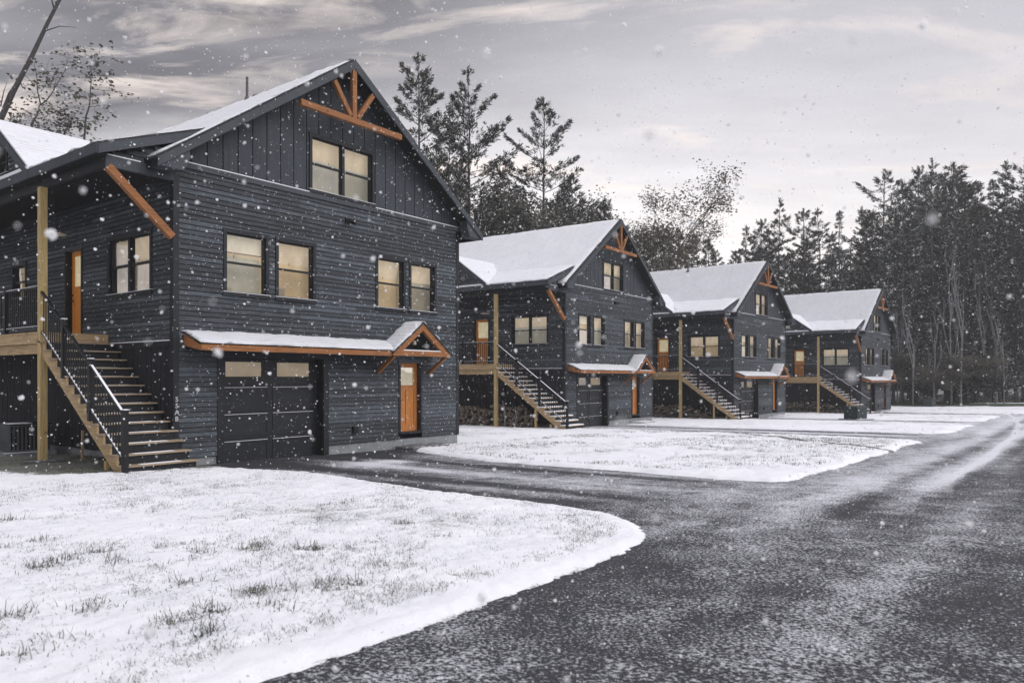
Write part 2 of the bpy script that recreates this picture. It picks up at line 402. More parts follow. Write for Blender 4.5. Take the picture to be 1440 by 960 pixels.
def build_house(first, label):
    root = empty('house', (0, 0, 0), 0, label=label, category='house')
    rs = 'roof_snow' if first else 'roof_snow'
    # --- foundation
    m = MB()
    for a, b in ((0, 1.02), (4.22, W)): FRONT.box(m, a, b, -.75, -.01, -.30, -.012, 'concrete')
    m.box(.012, .30, .30, LEN, -.75, -.01, 'concrete'); m.box(W-.3, W-.012, .30, LEN, -.75, -.01, 'concrete'); m.box(.3, W-.3, LEN-.3, LEN-.012, -.75, -.01, 'concrete')
    m.obj('foundation', root)
    # --- siding, front
    wins = [(1.17, 2.39), (2.58, 3.80), (5.88, 7.05), (7.20, 8.37)]
    holes = [(a, b, 3.72, 5.23) for a, b in wins]+[(1.03, 4.21, -1, 2.42), (6.77, 7.75, -1, 2.28)]
    m = MB(); siding(m, FRONT, .1, W-.1, 0, 6.42, holes, 'siding'); m.obj('front_siding', root)
    m = MB(); siding(m, SIDE, .1, LEN-.1, 2.62, 6.5, [(.89, 2.99, 3.71, 5.15), (4.33, 5.37, 2.8, 5.14), (7.78, 8.8, 4.0, 5.02)], 'siding_side'); m.obj('side_siding', root)
    RIGHT = Fr((W, 0, 0), (0, 1, 0), (1, 0, 0)); BACK = Fr((0, LEN, 0), (1, 0, 0), (0, 1, 0))
    m = MB(); siding(m, RIGHT, .1, LEN-.1, 0, 6.5, [], 'siding_side'); m.obj('side_siding', root)
    m = MB(); siding(m, BACK, .1, W-.1, 0, 9.9, [], 'siding_side', lambda z: (4.7-max(0, (APZ-.25-z)/PITCH), 4.7+max(0, (APZ-.25-z)/PITCH))); m.obj('rear_siding', root)
    # --- inner shell closing the building behind the siding, added to block light
    m = MB(); m.box(.40, .44, .45, LEN-.02, -.6, 6.42, 'soffit'); m.box(.02, .04, .13, .86, 2.7, 6.40, 'soffit'); m.box(.02, .04, 3.02, 4.30, 2.7, 6.40, 'soffit'); m.box(.02, .04, 5.40, 7.74, 2.7, 6.40, 'soffit'); m.box(.02, .04, 8.84, LEN-.1, 2.7, 6.40, 'soffit'); m.box(.02, .04, .86, 8.84, 5.22, 6.40, 'soffit'); m.box(W-.06, W-.02, .35, LEN-.02, -.6, 6.42, 'soffit'); m.box(.06, W-.06, LEN-.06, LEN-.02, -.6, 6.42, 'soffit')
    m.box(.02, W-.02, .38, .42, -.6, 2.60, 'soffit'); m.box(.45, W-.02, .38, .42, 2.60, 6.42, 'soffit'); m.box(.02, W-.02, .02, .36, 2.5, 3.6, 'soffit'); m.box(.02, W-.02, .02, .36, 5.35, 6.40, 'soffit')
    m.box(.02, .98, .02, .36, 0, 2.5, 'soffit'); m.box(4.26, 6.7, .02, .36, 0, 2.5, 'soffit'); m.box(7.82, W-.02, .02, .36, 0, 2.5, 'soffit')
    m.obj('inner_shell', root)
    # --- corner boards
    for x0, x1, y0, y1 in ((-.032, .10, -.034, .0), (-.034, .0, .0, .12), (W-.10, W+.032, -.034, .0), (W, W+.034, .0, .12)):
        m = MB(); m.box(x0, x1, y0, y1, -.02, 6.42, 'trim'); m.obj('corner_board', root)
    # --- board panelling in the gable
    m = MB(); x = .0; pw = .392
    for pl in ([(.0, 6.5), (3.66, 6.5), (3.66, roofz(3.66)-.2), (0, roofz(0)-.2)], [(5.77, 6.5), (W, 6.5), (W, roofz(W)-.2), (5.77, roofz(5.77)-.2)], [(3.66, 8.03), (5.77, 8.03), (5.77, roofz(5.77)-.2), (4.7, APZ-.2), (3.66, roofz(3.66)-.2)]): m.prism(pl, .052, .09, 'soffit')
    while x < W-.01:
        a, b = x+.013, min(x+pw-.013, W)
        segs = [(a, b)] if not (a < 4.7 < b) else [(a, 4.7), (4.7, b)]
        for p, q in segs:
            lo = 6.5
            parts = [(p, q, lo)]
            if q > 3.62 and p < 5.81:
                parts = []
                if p < 3.62: parts.append((p, 3.62, lo))
                if q > 5.81: parts.append((5.81, q, lo))
                parts.append((max(p, 3.62), min(q, 5.81), 8.06))
            for g0, g1, l in parts:
                t0, t1 = roofz(g0)-.15, roofz(g1)-.15
                if t0 > l and t1 > l and g1-g0 > .005: m.prism([(g0, l), (g1, l), (g1, t1), (g0, t0)], -.004, .05, 'panel')
        x += pw
    m.obj('gable_panelling', root)
    m = MB(); m.prism([(.06, 6.42), (W-.06, 6.42), (4.7, APZ-.32)], LEN-.06, LEN-.02, 'soffit'); m.obj('inner_shell', root)  # rear gable piece of the added light-blocking shell
    m = MB(); FRONT.box(m, -.03, W+.03, 6.42, 6.54, .0, .055, 'trim_light'); bb = m.obj('belly_band', root)
    for a, b in ((-.02, 3.58), (5.86, W+.02)):
        m = MB(); FRONT.box(m, a, b, 6.541, 6.562, .006, .060, 'snow'); m.obj('ledge_snow', bb)
    # --- lower side wall, vertical boards, belt with snow
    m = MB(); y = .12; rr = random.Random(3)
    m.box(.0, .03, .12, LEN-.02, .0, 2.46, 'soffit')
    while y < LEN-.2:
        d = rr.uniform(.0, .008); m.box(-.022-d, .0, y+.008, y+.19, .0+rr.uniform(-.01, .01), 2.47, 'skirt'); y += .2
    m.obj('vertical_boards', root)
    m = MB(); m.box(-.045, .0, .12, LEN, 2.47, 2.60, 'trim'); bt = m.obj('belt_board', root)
    m = MB(); m.box(-.050, .004, .12, 2.86, 2.601, 2.622, 'snow'); m.obj('ledge_snow', bt)
    # --- windows
    for a, b in wins: window(FRONT, root, a, b, 3.71, 5.24)
    window(FRONT, root, 3.60, 5.83, 6.565, 8.08, True)
    window(SIDE, root, .88, 3.00, 3.70, 5.16, True, .095)
    window(SIDE, root, 7.77, 8.81, 3.98, 5.03)
    # --- garage
    m = MB(); FRONT.box(m, 1.02, 1.19, -.42, 2.42, -.02, .04, 'trim'); FRONT.box(m, 4.05, 4.22, -.42, 2.42, -.02, .04, 'trim'); FRONT.box(m, 1.19, 4.05, 2.26, 2.42, -.02, .036, 'trim')
    m.box(1.13, 1.19, .02, .34, -.42, 2.3, 'trim'); m.box(4.05, 4.11, .02, .34, -.42, 2.3, 'soffit'); m.box(1.19, 4.05, .02, .34, 2.2601, 2.32, 'soffit')
    gt = m.obj('garage_frame', root)
    m = MB(); GF = Fr((0, .24, 0), (1, 0, 0), (0, -1, 0)); rows = [(-.27, .33), (.34, .97), (.98, 1.61), (1.62, 2.25)]
    for i, (a, b) in enumerate(rows):
        if i < 3: GF.box(m, 1.20, 4.04, a, b, -.04, 0, 'garage_paint')
        else:
            for p, q, s0, s1 in ((1.20, 1.36, a, b), (2.40, 2.78, a, b), (3.83, 4.04, a, b), (1.36, 2.40, a, 1.79), (1.36, 2.40, 2.19, b), (2.78, 3.83, a, 1.79), (2.78, 3.83, 2.19, b)): GF.box(m, p, q, s0, s1, -.04, 0, 'garage_paint')
        if i < 3:
            for p, q in ((1.32, 2.54), (2.68, 3.92)):
                for e0, e1, s0, s1 in ((p, q, a+.06, a+.085), (p, q, b-.085, b-.06), (p, p+.025, a+.085, b-.085), (q-.025, q, a+.085, b-.085)): GF.box(m, e0, e1, s0, s1, 0, .014, 'garage_paint')
    gd = m.obj('garage_door', root)
    for p, q in ((1.36, 2.40), (2.78, 3.83)):
        g = MB(); GF.box(g, p, q, 1.79, 1.815, -.03, .012, 'garage_paint'); GF.box(g, p, q, 2.165, 2.19, -.03, .012, 'garage_paint'); GF.box(g, p, p+.025, 1.815, 2.165, -.03, .012, 'garage_paint'); GF.box(g, q-.025, q, 1.815, 2.165, -.03, .012, 'garage_paint')
        g.face([GF.p(p, 1.79, -.012), GF.p(q, 1.79, -.012), GF.p(q, 2.19, -.012), GF.p(p, 2.19, -.012)], 'glass_screen')
        g.face([GF.p(p, 1.79, -.035), GF.p(q, 1.79, -.035), GF.p(q, 2.19, -.035), GF.p(p, 2.19, -.035)], 'room_wall')
        g.obj('garage_window', gd)
    m = MB()
    for i, (a, b) in enumerate(rows[:3]):
        for p, q in ((1.33, 2.53), (2.69, 3.91)): GF.box(m, p, q, b-.059, b-.050, .0005, .016, 'snow')
    GF.box(m, 1.2, 4.04, -.30, -.275, -.03, .07, 'snow'); m.obj('ledge_snow', gd)
    # --- front entry door
    def door(fr, u0, u1, z0, z1, dep, glassfrac, hinge, dw='door_wood'):
        f = MB()
        fr.box(f, u0, u0+.075, z0, z1, -.20, .035, 'trim'); fr.box(f, u1-.075, u1, z0, z1, -.20, .035, 'trim'); fr.box(f, u0-.02, u1+.02, z1-.075, z1+.02, -.20, .045, 'trim_light')
        fr.box(f, u0+.075, u1-.075, z0-.03, z0+.03, -.20, .05, 'trim')
        fo = f.obj('door_frame', root)
        a, b, lo, hi = u0+.075, u1-.075, z0+.03, z1-.075
        d = MB(); H = hi-lo; W_ = b-a; g0 = hi-.13-H*glassfrac; g1 = hi-.13; st = .115
        fr.box(d, a, a+st, lo, hi, dep-.04, dep, dw); fr.box(d, b-st, b, lo, hi, dep-.04, dep, dw)
        fr.box(d, a+st, b-st, g1, hi, dep-.04, dep-.001, dw); fr.box(d, a+st, b-st, g0-.12, g0, dep-.04, dep-.001, dw); fr.box(d, a+st, b-st, lo, lo+.2, dep-.04, dep-.001, dw)
        mid = (a+b)/2; fr.box(d, mid-.045, mid+.045, lo+.2, g0-.12, dep-.04, dep-.002, dw)
        fr.box(d, a+st, mid-.045, lo+.2, g0-.12, dep-.035, dep-.018, dw); fr.box(d, mid+.045, b-st, lo+.2, g0-.12, dep-.035, dep-.018, dw)
        do = d.obj('entry_door', root)
        g = MB(); g.face([fr.p(a+st, g0, dep-.014), fr.p(b-st, g0, dep-.014), fr.p(b-st, g1, dep-.014), fr.p(a+st, g1, dep-.014)], 'glass')
        g.face([fr.p(a+st, g0, dep-.03), fr.p(b-st, g0, dep-.03), fr.p(b-st, g1, dep-.03), fr.p(a+st, g1, dep-.03)], 'door_light')
        fr.box(g, a+st, b-st, g0-.02, g0, dep, dep+.02, dw); g.obj('door_glass', do)
        h = MB(); hu = a+.06 if hinge else b-.06
        h.tube([fr.p(hu, z0+.95, dep), fr.p(hu, z0+.95, dep+.05)], .022, 'black_metal'); h.tube([fr.p(hu, z0+1.1, dep), fr.p(hu, z0+1.1, dep+.03)], .026, 'black_metal')
        h.beam(fr.p(hu, z0+.95, dep+.05), fr.p(hu+(.1 if hinge else -.1), z0+.95, dep+.055), .02, .02, 'black_metal', (0, 0, 1)); h.obj('door_handle', do)
    door(FRONT, 6.78, 7.76, .17, 2.29, -.13, .26, True)
    door(SIDE, 4.34, 5.36, 2.84, 5.14, -.13, .36, False, 'door_wood_lit')
    # --- canopy over garage and door
    c = MB(); XL, XR = .22, 5.90; YF = -.72; zt, zf = 2.86, 2.575
    c.prism([(-.002, zt-.03), (YF, zf-.03), (YF, zf-.06), (-.002, zt-.09)], XL, XR, 'shingle', 'x')
    c.prism([(-.002, 2.56), (YF+.05, 2.44), (YF+.05, 2.42), (-.002, 2.42)], XL+.05, XR, 'soffit', 'x')
    can = c.obj('canopy', root)
    m = MB(); m.box(XL, XR+.12, YF, YF+.045, 2.385, 2.535, 'cedar'); m.obj('fascia_board', can)
    m = MB(); m.prism([(-.002, 2.77), (YF+.045, 2.50), (YF+.045, 2.385), (-.002, 2.50)], XL-.001, XL+.045, 'cedar', 'x'); m.obj('end_board', can)
    snow_sheet('canopy_snow', can, (XL-.01, YF-.02, zf-.03), (XR+.35, YF-.02, zf-.03), (XR+.35, -.004, zt-.03), (XL-.01, -.004, zt-.03), 60, 8, .045, 'roof_snow_cross', seed=4)
    PX, PH, PA = 7.02, 1.20, 3.44; pp = (PA-2.55)/PH; m = MB()
    for s in (-1, 1):
        m.prism([(PX, PA-.05), (PX+s*PH, 2.55-.05), (PX+s*PH, 2.55-.10), (PX, PA-.10)], YF-.08, -.002, 'shingle')
    m.obj('door_hood', can)
    for s in (-1, 1):
        snow_sheet('hood_snow', can, (PX, YF-.06, PA-.05), (PX+s*(PH-.03), YF-.06, 2.55-.03), (PX+s*(PH-.03), -.004, 2.55-.03), (PX, -.004, PA-.05), 12, 8, .045 if s < 0 else .02, rs, seed=5, amp=.006)
        m = MB(); m.prism([(PX, PA-.10), (PX+s*PH, 2.55-.10), (PX+s*PH-s*.02, 2.40), (PX+s*(PH-.21), 2.40), (PX, PA-.30)], YF-.05, YF+.06, 'cedar'); m.obj('rake_beam', can)
    m = MB(); m.box(PX-PH+.22, PX+PH-.22, YF-.045, YF+.055, 2.40, 2.545, 'cedar'); m.obj('tie_beam', can)
    m = MB(); m.box(PX-.80, PX+.80, YF-.035, YF+.05, 2.546, 2.575, 'snow'); m.obj('ledge_snow', can)
    for x in (5.97, 8.07):
        m = MB(); m.beam((x, YF+.02, 2.42), (x, -.01, 1.93), .09, .10, 'cedar'); m.obj('bracket', can)
        m = MB(); m.box(x-.05, x+.05, YF+.06, -.01, 2.405, 2.50, 'cedar'); m.obj('arm_beam', can)
    m = MB(); m.tube([(PX, -.42, 2.95), (PX, -.42, 2.85)], [.02, .05], 'black_metal'); m.tube([(PX, -.42, 2.85), (PX, -.42, 2.74)], [.05, .06], 'lamp_face'); m.obj('hood_lamp', can)
    # --- small fittings on the front
    m = MB(); m.box(4.78, 4.96, -.07, -.025, 5.95, 6.07, 'black_metal')
    for s in (-1, 1): m.tube([(4.87+s*.05, -.06, 6.0), (4.87+s*.13, -.20, 5.95)], [.035, .065], 'black_metal')
    m.obj('flood_light', root)
    m = MB(); m.box(5.02, 5.2, -.09, -.022, .28, .46, 'trim'); m.box(5.045, 5.175, -.10, -.09, .30, .44, 'black_metal'); m.obj('wall_vent', root)
    # --- main roof
    m = MB(); y0, y1 = -.50, LEN+.4
    for s in (-1, 1):
        xe = 4.7+s*5.35; ze = roofz(xe)
        m.prism([(4.7, APZ-.05), (xe, ze-.05), (xe-s*.0, ze-.11), (4.7, APZ-.11)], y0, y1, 'shingle')
        m.prism([(4.7, APZ-.11), (xe-s*.03, ze-.11+.02), (xe-s*.03, ze-.20), (4.7, APZ-.24)], y0+.04, y1-.04, 'soffit')
    roof = m.obj('roof', root)
    for s in (-1, 1):
        xe = 4.7+s*5.33; ze = roofz(xe)
        snow_sheet('roof_snow', roof, (4.7, y0+.13, APZ-.05), (xe-s*.05, y0+.13, ze-.015), (xe-s*.05, y1-.1, ze-.015), (4.7, y1-.1, APZ-.05), 26, 60, .042, rs, seed=8+s)
        for yy in (y0-.03, y1-.01):
            m = MB(); m.prism([(4.7, APZ-.10), (4.7+s*5.33, roofz(4.7+s*5.33)-.10), (4.7+s*5.33, roofz(4.7+s*5.33)-.29), (4.7, APZ-.33)], yy, yy+.04, 'trim_light'); m.obj('barge_board', roof)
        m = MB(); xe = 4.7+s*4.72; m.prism([(xe, 6.40), (4.7+s*5.31, roofz(4.7+s*5.31)-.29), (4.7+s*5.31, roofz(4.7+s*5.31)-.22), (4.7+s*4.55, roofz(4.7+s*4.55)-.28), (4.7+s*4.55, 6.40)] if False else [(4.7+s*4.60, 6.50), (4.7+s*4.60, roofz(4.7+s*4.60)-.28), (4.7+s*5.30, roofz(4.7+s*5.30)-.24), (4.7+s*5.30, 6.22), (4.7+s*4.74, 6.22)], y0+.012, y0+.35, 'trim_light'); m.obj('cornice_return', roof)
        m = MB(); m.box(4.7+s*5.31-.018, 4.7+s*5.31+.018, y0+.02, y1-.02, roofz(4.7+s*5.31)-.29, roofz(4.7+s*5.31)-.115, 'trim'); m.obj('fascia', roof)
    m = MB(); m.box(W+.03, W+.62, .0, LEN, 6.28, 6.31, 'soffit'); m.obj('soffit', roof)
    m = MB(); m.tube([(4.3, 3.75, 9.8), (4.3, 3.75, 10.62)], .038, 'unit_metal'); m.tube([(4.3, 3.75, 9.9), (4.3, 3.75, 10.06)], [.10, .045], 'unit_metal'); (m.obj('vent_pipe', roof) if first else None)
    # --- truss in the gable peak
    m = MB(); m.box(2.98, 6.42, y0-.02, y0+.10, 8.50, 8.65, 'cedar')
    gt = m.obj('gable_truss', root)
    m = MB(); m.box(4.63, 4.77, y0-.01, y0+.09, 8.652, APZ-.34, 'cedar_v'); m.obj('king_post', gt)
    for s in (-1, 1):
        m = MB(); m.beam((4.7+s*.12, y0+.04, 8.68), (4.7+s*.66, y0+.04, 9.44), .10, .12, 'cedar_v', (0, 1, 0)); m.obj('strut', gt)
    # --- porch roof of shallower pitch
    PZ = lambda x: 6.55+.38*(x+1.68); m = MB(); q0, q1 = -.15, LEN+.2
    m.prism([(1.0, PZ(1.0)-.05), (-1.68, 6.50), (-1.68, 6.44), (1.0, PZ(1.0)-.11)], q0, q1, 'shingle')
    m.prism([(.6, PZ(.6)-.111), (-1.65, 6.45), (-1.65, 6.38), (.6, PZ(.6)-.2)], q0+.03, q1-.03, 'soffit')
    pr = m.obj('porch_roof', root)
    snow_sheet('roof_snow', pr, (1.0, q0+.14, PZ(1.0)-.05), (-1.65, q0+.14, 6.51), (-1.65, q1, 6.51), (1.0, q1, PZ(1.0)-.05), 16, 60, .042, rs, seed=21)
    m = MB(); m.prism([(.9, PZ(.9)-.10), (-1.68, 6.45), (-1.68, 6.26), (.9, PZ(.9)-.29)], q0-.03, q0+.005, 'trim_light'); m.obj('barge_board', pr)
    m = MB(); m.box(-1.70, -1.665, q0-.03, q1, 6.28, 6.47, 'trim_light'); m.obj('fascia', pr)
    m = MB(); m.box(-1.664, -1.46, q0+.01, q1, 6.28, 6.30, 'soffit'); m.box(-1.38, -.01, .10, q1, 6.16, 6.19, 'soffit'); m.obj('soffit', pr)
    m = MB(); m.box(-1.46, -1.38, .0, q1-.3, 6.06, 6.279, 'trim'); m.box(-1.455, -.036, -.04, .06, 6.08, 6.31, 'trim_light'); m.obj('porch_beam', pr)
    m = MB(); m.box(-1.46, -.75, -.05, .03, 6.311, 6.33, 'snow'); m.obj('ledge_snow', pr)
    m = MB(); siding(m, Fr((0, .02, 0), (1, 0, 0), (0, -1, 0)), -1.40, .02, 6.31, 7.2, [], 'siding_side', lambda z: (max(-1.4, (z+.27-6.55)/.38-1.68), .02)); m.prism([(-1.40, 6.31), (.02, 6.31), (.02, 7.0), (-1.4, 6.46)], .022, .05, 'soffit'); m.obj('end_siding', pr)
    m = MB(); m.box(-1.40, -.04, LEN-.05, LEN-.02, 6.2, 6.45, 'siding_side'); m.obj('end_siding', pr)
    m = MB(); m.beam((-1.40, .02, 6.10), (-.035, .02, 4.86), .13, .15, 'cedar', (0, 1, 0)); m.obj('porch_brace', root)
    # --- cross gable over the porch
    fy, cy, xg = 3.17, 5.36, -1.43; gzr = 6.55+PITCH*(cy-fy)
    CY = lambda y: 6.55+PITCH*(cy-fy)-PITCH*abs(y-cy)
    GS = Fr((xg, 0, 0), (0, 1, 0), (-1, 0, 0))
    m = MB(); siding(m, GS, fy, 2*cy-fy, 6.53, gzr-.2, [(5.02, 5.72, 6.74, 7.40)], 'siding_side', lambda z: (fy+(z+.16-6.55)/PITCH, 2*cy-fy-(z+.16-6.55)/PITCH)); m.prism([(fy+.1, 6.5), (2*cy-fy-.1, 6.5), (cy, gzr-.16)], xg+.34, xg+.36, 'soffit', 'x'); cg = m.obj('cross_gable', root)
    window(GS, root, 5.00, 5.74, 6.72, 7.42, False, .07, .02)
    for s in (-1, 1):
        ye = cy+s*(cy-fy); xr = 4.7-(APZ-gzr)/PITCH; xv = .82; yv = cy+s*(cy-fy-(7.5-6.55)/PITCH)
        pts = [(-1.68, ye, 6.55), (-1.68, cy, gzr), (xr+.1, cy, gzr), (xv, yv, 7.5)]
        def off(p, d): return (p[0], p[1], p[2]+d)
        m = MB(); m.hexa([off(p, -.12) for p in pts]+[off(p, -.045) for p in pts], 'shingle'); ro = m.obj('gable_roof', cg)
        m = MB(); m.hexa([off(p, -.044) for p in pts]+[off(p, .004) for p in pts], 'roof_snow_cross'); m.obj('roof_snow', ro)
        m = MB(); m.prism([(ye, 6.47), (cy, gzr-.10), (cy, gzr-.30), (ye-s*.0, 6.29)], -1.705, -1.67, 'trim_light', 'x'); m.obj('barge_board', ro)
    m = MB(); m.box(-1.70, xg-.02, fy, 2*cy-fy, 6.50, 6.575, 'snow'); m.obj('ledge_snow', cg)
    # --- porch posts
    for y in (2.74, 8.3, 12.4):
        zb = -.62
        m = MB(); m.box(-1.60, -1.45, y, y+.15, zb, 6.058, 'post_wood'); m.obj('porch_post', root)
    # --- deck
    m = MB(); y = 2.90
    while y < LEN-.1: m.box(-1.61, -.045, y, y+.135, 2.785, 2.82, 'lumber'); y += .142
    m.box(-1.58, -.05, 3.0, LEN-.1, 2.70, 2.784, 'soffit'); dk = m.obj('deck', root)
    m = MB(); m.box(-1.60, -1.56, 2.90, LEN-.1, 2.555, 2.784, 'lumber_y'); m.obj('rim_board', dk)
    m = MB(); m.box(-1.558, -.05, 2.905, 2.945, 2.555, 2.784, 'lumber'); m.obj('rim_board', dk)
    m = MB(); m.box(-1.53, -1.45, 2.90, LEN-.2, 2.33, 2.55, 'lumber_y'); m.obj('deck_beam', dk)
    # --- stairs
    N_ = 14; Y0, RUN, RISE, Z0 = -1.0, .2785, .195, .07
    st = None
    for xs in (-1.56, -.10):
        m = MB(); top = []
        for i in range(N_):
            yy = Y0+RUN*i; top += [(yy+.015, Z0-RISE-.035+RISE*i), (yy+.015, Z0-.035+RISE*i)] if i else [(yy+.015, -.22), (yy+.015, Z0-.035)]
        top += [(Y0+RUN*(N_-1)+.24, Z0-.035+RISE*(N_-1))]
        low = [(Y0+RUN*(N_-1)+.24, Z0+RISE*(N_-1)-.55), (Y0+.33, -.22)]
        # sawtooth stringer, built step by step so every face stays convex
        sl = RISE/RUN
        def lowz(y): return max(-.22, Z0+sl*(y-Y0)-.42)
        for i in range(N_):
            ya, yb = Y0+RUN*i+.015, Y0+RUN*(i+1)+.015 if i < N_-1 else Y0+RUN*i+.1
            zt_ = Z0-.035+RISE*i
            m.prism([(ya, lowz(ya)), (yb, lowz(yb)), (yb, zt_), (ya, zt_)], xs, xs+.045, 'lumber_y' if xs < -1 else 'skirt', 'x')
        if st is None: st = m.obj('staircase', root)
        else: m.obj('stringer', st)
    for i in range(N_):
        y = Y0+RUN*i; z = Z0+RISE*i
        m = MB(); m.box(-1.60, -.02 if i > 3 else .0, y-.025, y+.27, z-.030, z, 'tread_wood' if first else 'lumber'); 
        if first: m.box(-1.2, -.35, y+.02, y+.2, z+.0005, z+.004, 'snow')
        else: m.box(-1.59, -.05, y-.03, y+.26, z+.0005, z+.035, 'snow')
        m.obj('tread', st)
        m = MB(); m.box(-1.51, -.105, y+.016, y+.036, z-RISE+.001 if i else -.25, z-.036, 'skirt'); m.obj('riser', st)
    m = MB(); m.box(-1.55, -1.47, -.25, -.16, -.5, .12, 'post_wood'); m.obj('stair_prop', root)
    if not first: m = MB(); m.box(-1.55, -1.46, .56, .65, -.6, .74, 'post_wood'); m.obj('stair_prop', root)
    # --- railings
    def rz(y): return Z0+sl*(y-Y0)
    rail = None; xr_ = -1.575
    for (a, b) in ((-1.06, .36), (.36, 1.60), (1.60, 2.72)):
        m = MB()
        m.beam((xr_, a, rz(a)+1.03), (xr_, b, rz(b)+1.03), .055, .045, 'black_metal'); m.beam((xr_, a, rz(a)+.14), (xr_, b, rz(b)+.14), .04, .035, 'black_metal')
        y = a+.12
        while y < b-.07: m.box(xr_-.01, xr_+.01, y-.01, y+.01, rz(y)+.14, rz(y)+1.02, 'black_metal'); y += .112
        if a < 0 or not first: m.beam((xr_, a+.05, rz(a+.05)+1.062), (xr_, b-.05, rz(b-.05)+1.062), .045, (.014 if a < 0 else .004) if first else .03, 'snow')
        m.beam((xr_, a+.05, rz(a+.05)+.164), (xr_, b-.05, rz(b-.05)+.164), .035, .010, 'snow')
        if rail is None: rail = m.obj('stair_railing', root)
        else: m.obj('railing_panel', rail)
    for y in (-1.08, .36, 1.60):
        m = MB(); m.box(xr_-.048, xr_+.048, y-.048, y+.048, rz(y)-.12 if y > -1 else -.3, rz(y)+1.13, 'black_metal'); m.box(xr_-.06, xr_+.06, y-.06, y+.06, rz(y)+1.13, rz(y)+1.15, 'black_metal'); m.box(xr_-.05, xr_+.05, y-.05, y+.05, rz(y)+1.151, rz(y)+1.17, 'snow'); m.obj('newel_post', rail)
    m = MB(); a, b = 2.92, LEN-.2
    m.box(xr_-.027, xr_+.027, a, b, 3.80, 3.845, 'black_metal'); m.box(xr_-.02, xr_+.02, a, b, 2.91, 2.945, 'black_metal')
    y = a+.1
    while y < b: m.box(xr_-.01, xr_+.01, y-.01, y+.01, 2.94, 3.80, 'black_metal'); y += .112
    m.box(xr_-.025, xr_+.025, a, b, 3.846, 3.858, 'snow'); m.box(xr_-.018, xr_+.018, a, b, 2.946, 2.956, 'snow')
    dr = m.obj('deck_railing', root)
    for y in (4.75, 6.6, 8.2, 10.1, 12.0):
        m = MB(); m.box(xr_-.045, xr_+.045, y-.045, y+.045, 2.82, 3.90, 'black_metal'); m.obj('newel_post', dr)
    # --- pendant lamp under the porch ceiling
    m = MB(); m.tube([(-.75, 4.05, 6.16), (-.75, 4.05, 5.34)], .012, 'black_metal', 6); m.tube([(-.75, 4.05, 5.36), (-.75, 4.05, 5.30), (-.75, 4.05, 5.275)], [.06, .23, .235], 'unit_metal', 20); m.tube([(-.75, 4.05, 5.274), (-.75, 4.05, 5.255)], [.22, .20], 'lamp_face', 20); m.obj('porch_lamp', root)
    if first:
        hn = empty('house_number', (0, 0, 0)); hn.parent = root
        for k, ch in enumerate(('5', '5', 'A', 'B')):
            M = Matrix.Translation((.040, -.045, 1.27-.143*k)) @ Matrix.Rotation(R(90), 4, 'X')
            text_mesh('letter', ch, .145, M, 'number_metal', hn, .006)
    return root

h1 = build_house(True, 'nearest dark grey house, largest in view, with white 55AB lettering on its corner board')
h2 = build_house(False, 'second dark grey house from the left, firewood stack under its deck')
kids = {}
for o in bpy.data.objects:
    kids.setdefault(o, [])
    if o.parent: kids.setdefault(o.parent, []).append(o)
h3 = copy_tree(h2, None, kids); h4 = copy_tree(h2, None, kids)
h3['label'] = 'third dark grey house from the left, thin snow on its roof'
h4['label'] = 'farthest and smallest dark grey house, behind the green utility box'
HP = [(8.65, 15.74, -.20, 0.0), (29.04, 18.79, -.60, .026), (45.53, 17.02, -.87, -.033), (64.35, 13.65, -1.20, -.047)]
for h, (x, y, z, a) in zip((h1, h2, h3, h4), HP):
    h.location = (x, y, z); h.rotation_euler = (0, 0, a); h['group'] = 'dark grey gabled houses in a row'
# rooms differ from house to house and window to window
rv = random.Random(12)
for h in (h1, h2, h3, h4):
    for a in h.children:
        if a.name.startswith('window'):
            for b in a.children:
                if b.name.startswith('room_interior'):
                    b.data = b.data.copy(); tone = rv.choice(['room_wall', 'room_wall_dim', 'room_wall_warm', 'room_wall_cool'])
                    for k, mm_ in enumerate(b.data.materials):
                        if mm_ and mm_.name == 'room_wall': b.data.materials[k] = MATS[tone]
# the thinner snow on the third and fourth roofs
for h in (h3, h4):
    for a in h.children:
        for b in a.children:
            if b.name.startswith('roof_snow') and a.name.startswith('roof'):
                b.data = b.data.copy(); b.data.materials.clear(); b.data.materials.append(MATS['roof_snow_thin'])
m = MB(); m.tube([(4.3, 5.1, 9.8), (4.3, 5.1, 10.75)], .05, 'unit_metal'); m.tube([(4.3, 5.1, 9.9), (4.3, 5.1, 10.1)], [.14, .06], 'unit_metal')
m.obj('vent_pipe', [a for a in h3.children if a.name.split('.')[0] == 'roof'][0])
def hloc(i, x, y, z):
    X, Y, Z, a = HP[i]; return (X+x*math.cos(a)-y*math.sin(a), Y+x*math.sin(a)+y*math.cos(a), Z+z)

# ------------------------------------------------------------------ ground, road, drives, lawns
def smooth(e0, e1, x):
    t = np.clip((x-e0)/(e1-e0), 0, 1); return t*t*(3-2*t)
rg = np.random.default_rng(11)
def vnoise(X, Y, sc, seed=0, oct=4):
    """value noise in numpy"""
    out = np.zeros_like(X, dtype=float); amp = 1; tot = 0
    for o in range(oct):
        r = np.random.default_rng(seed*31+o); G = r.random((256, 256))
        x = X*sc*2**o+17.3*o+500; y = Y*sc*2**o+5.1*o+500; xi = np.floor(x).astype(int); yi = np.floor(y).astype(int); fx = x-xi; fy = y-yi
        fx = fx*fx*(3-2*fx); fy = fy*fy*(3-2*fy)
        g = lambda a, b: G[a % 256, b % 256]
        out += amp*((g(xi, yi)*(1-fx)+g(xi+1, yi)*fx)*(1-fy)+(g(xi, yi+1)*(1-fx)+g(xi+1, yi+1)*fx)*fy); tot += amp; amp *= .5
    return out/tot
def gzn(X, Y): return -0.018*np.minimum(X, 68)-0.0133*np.minimum(Y, 40)
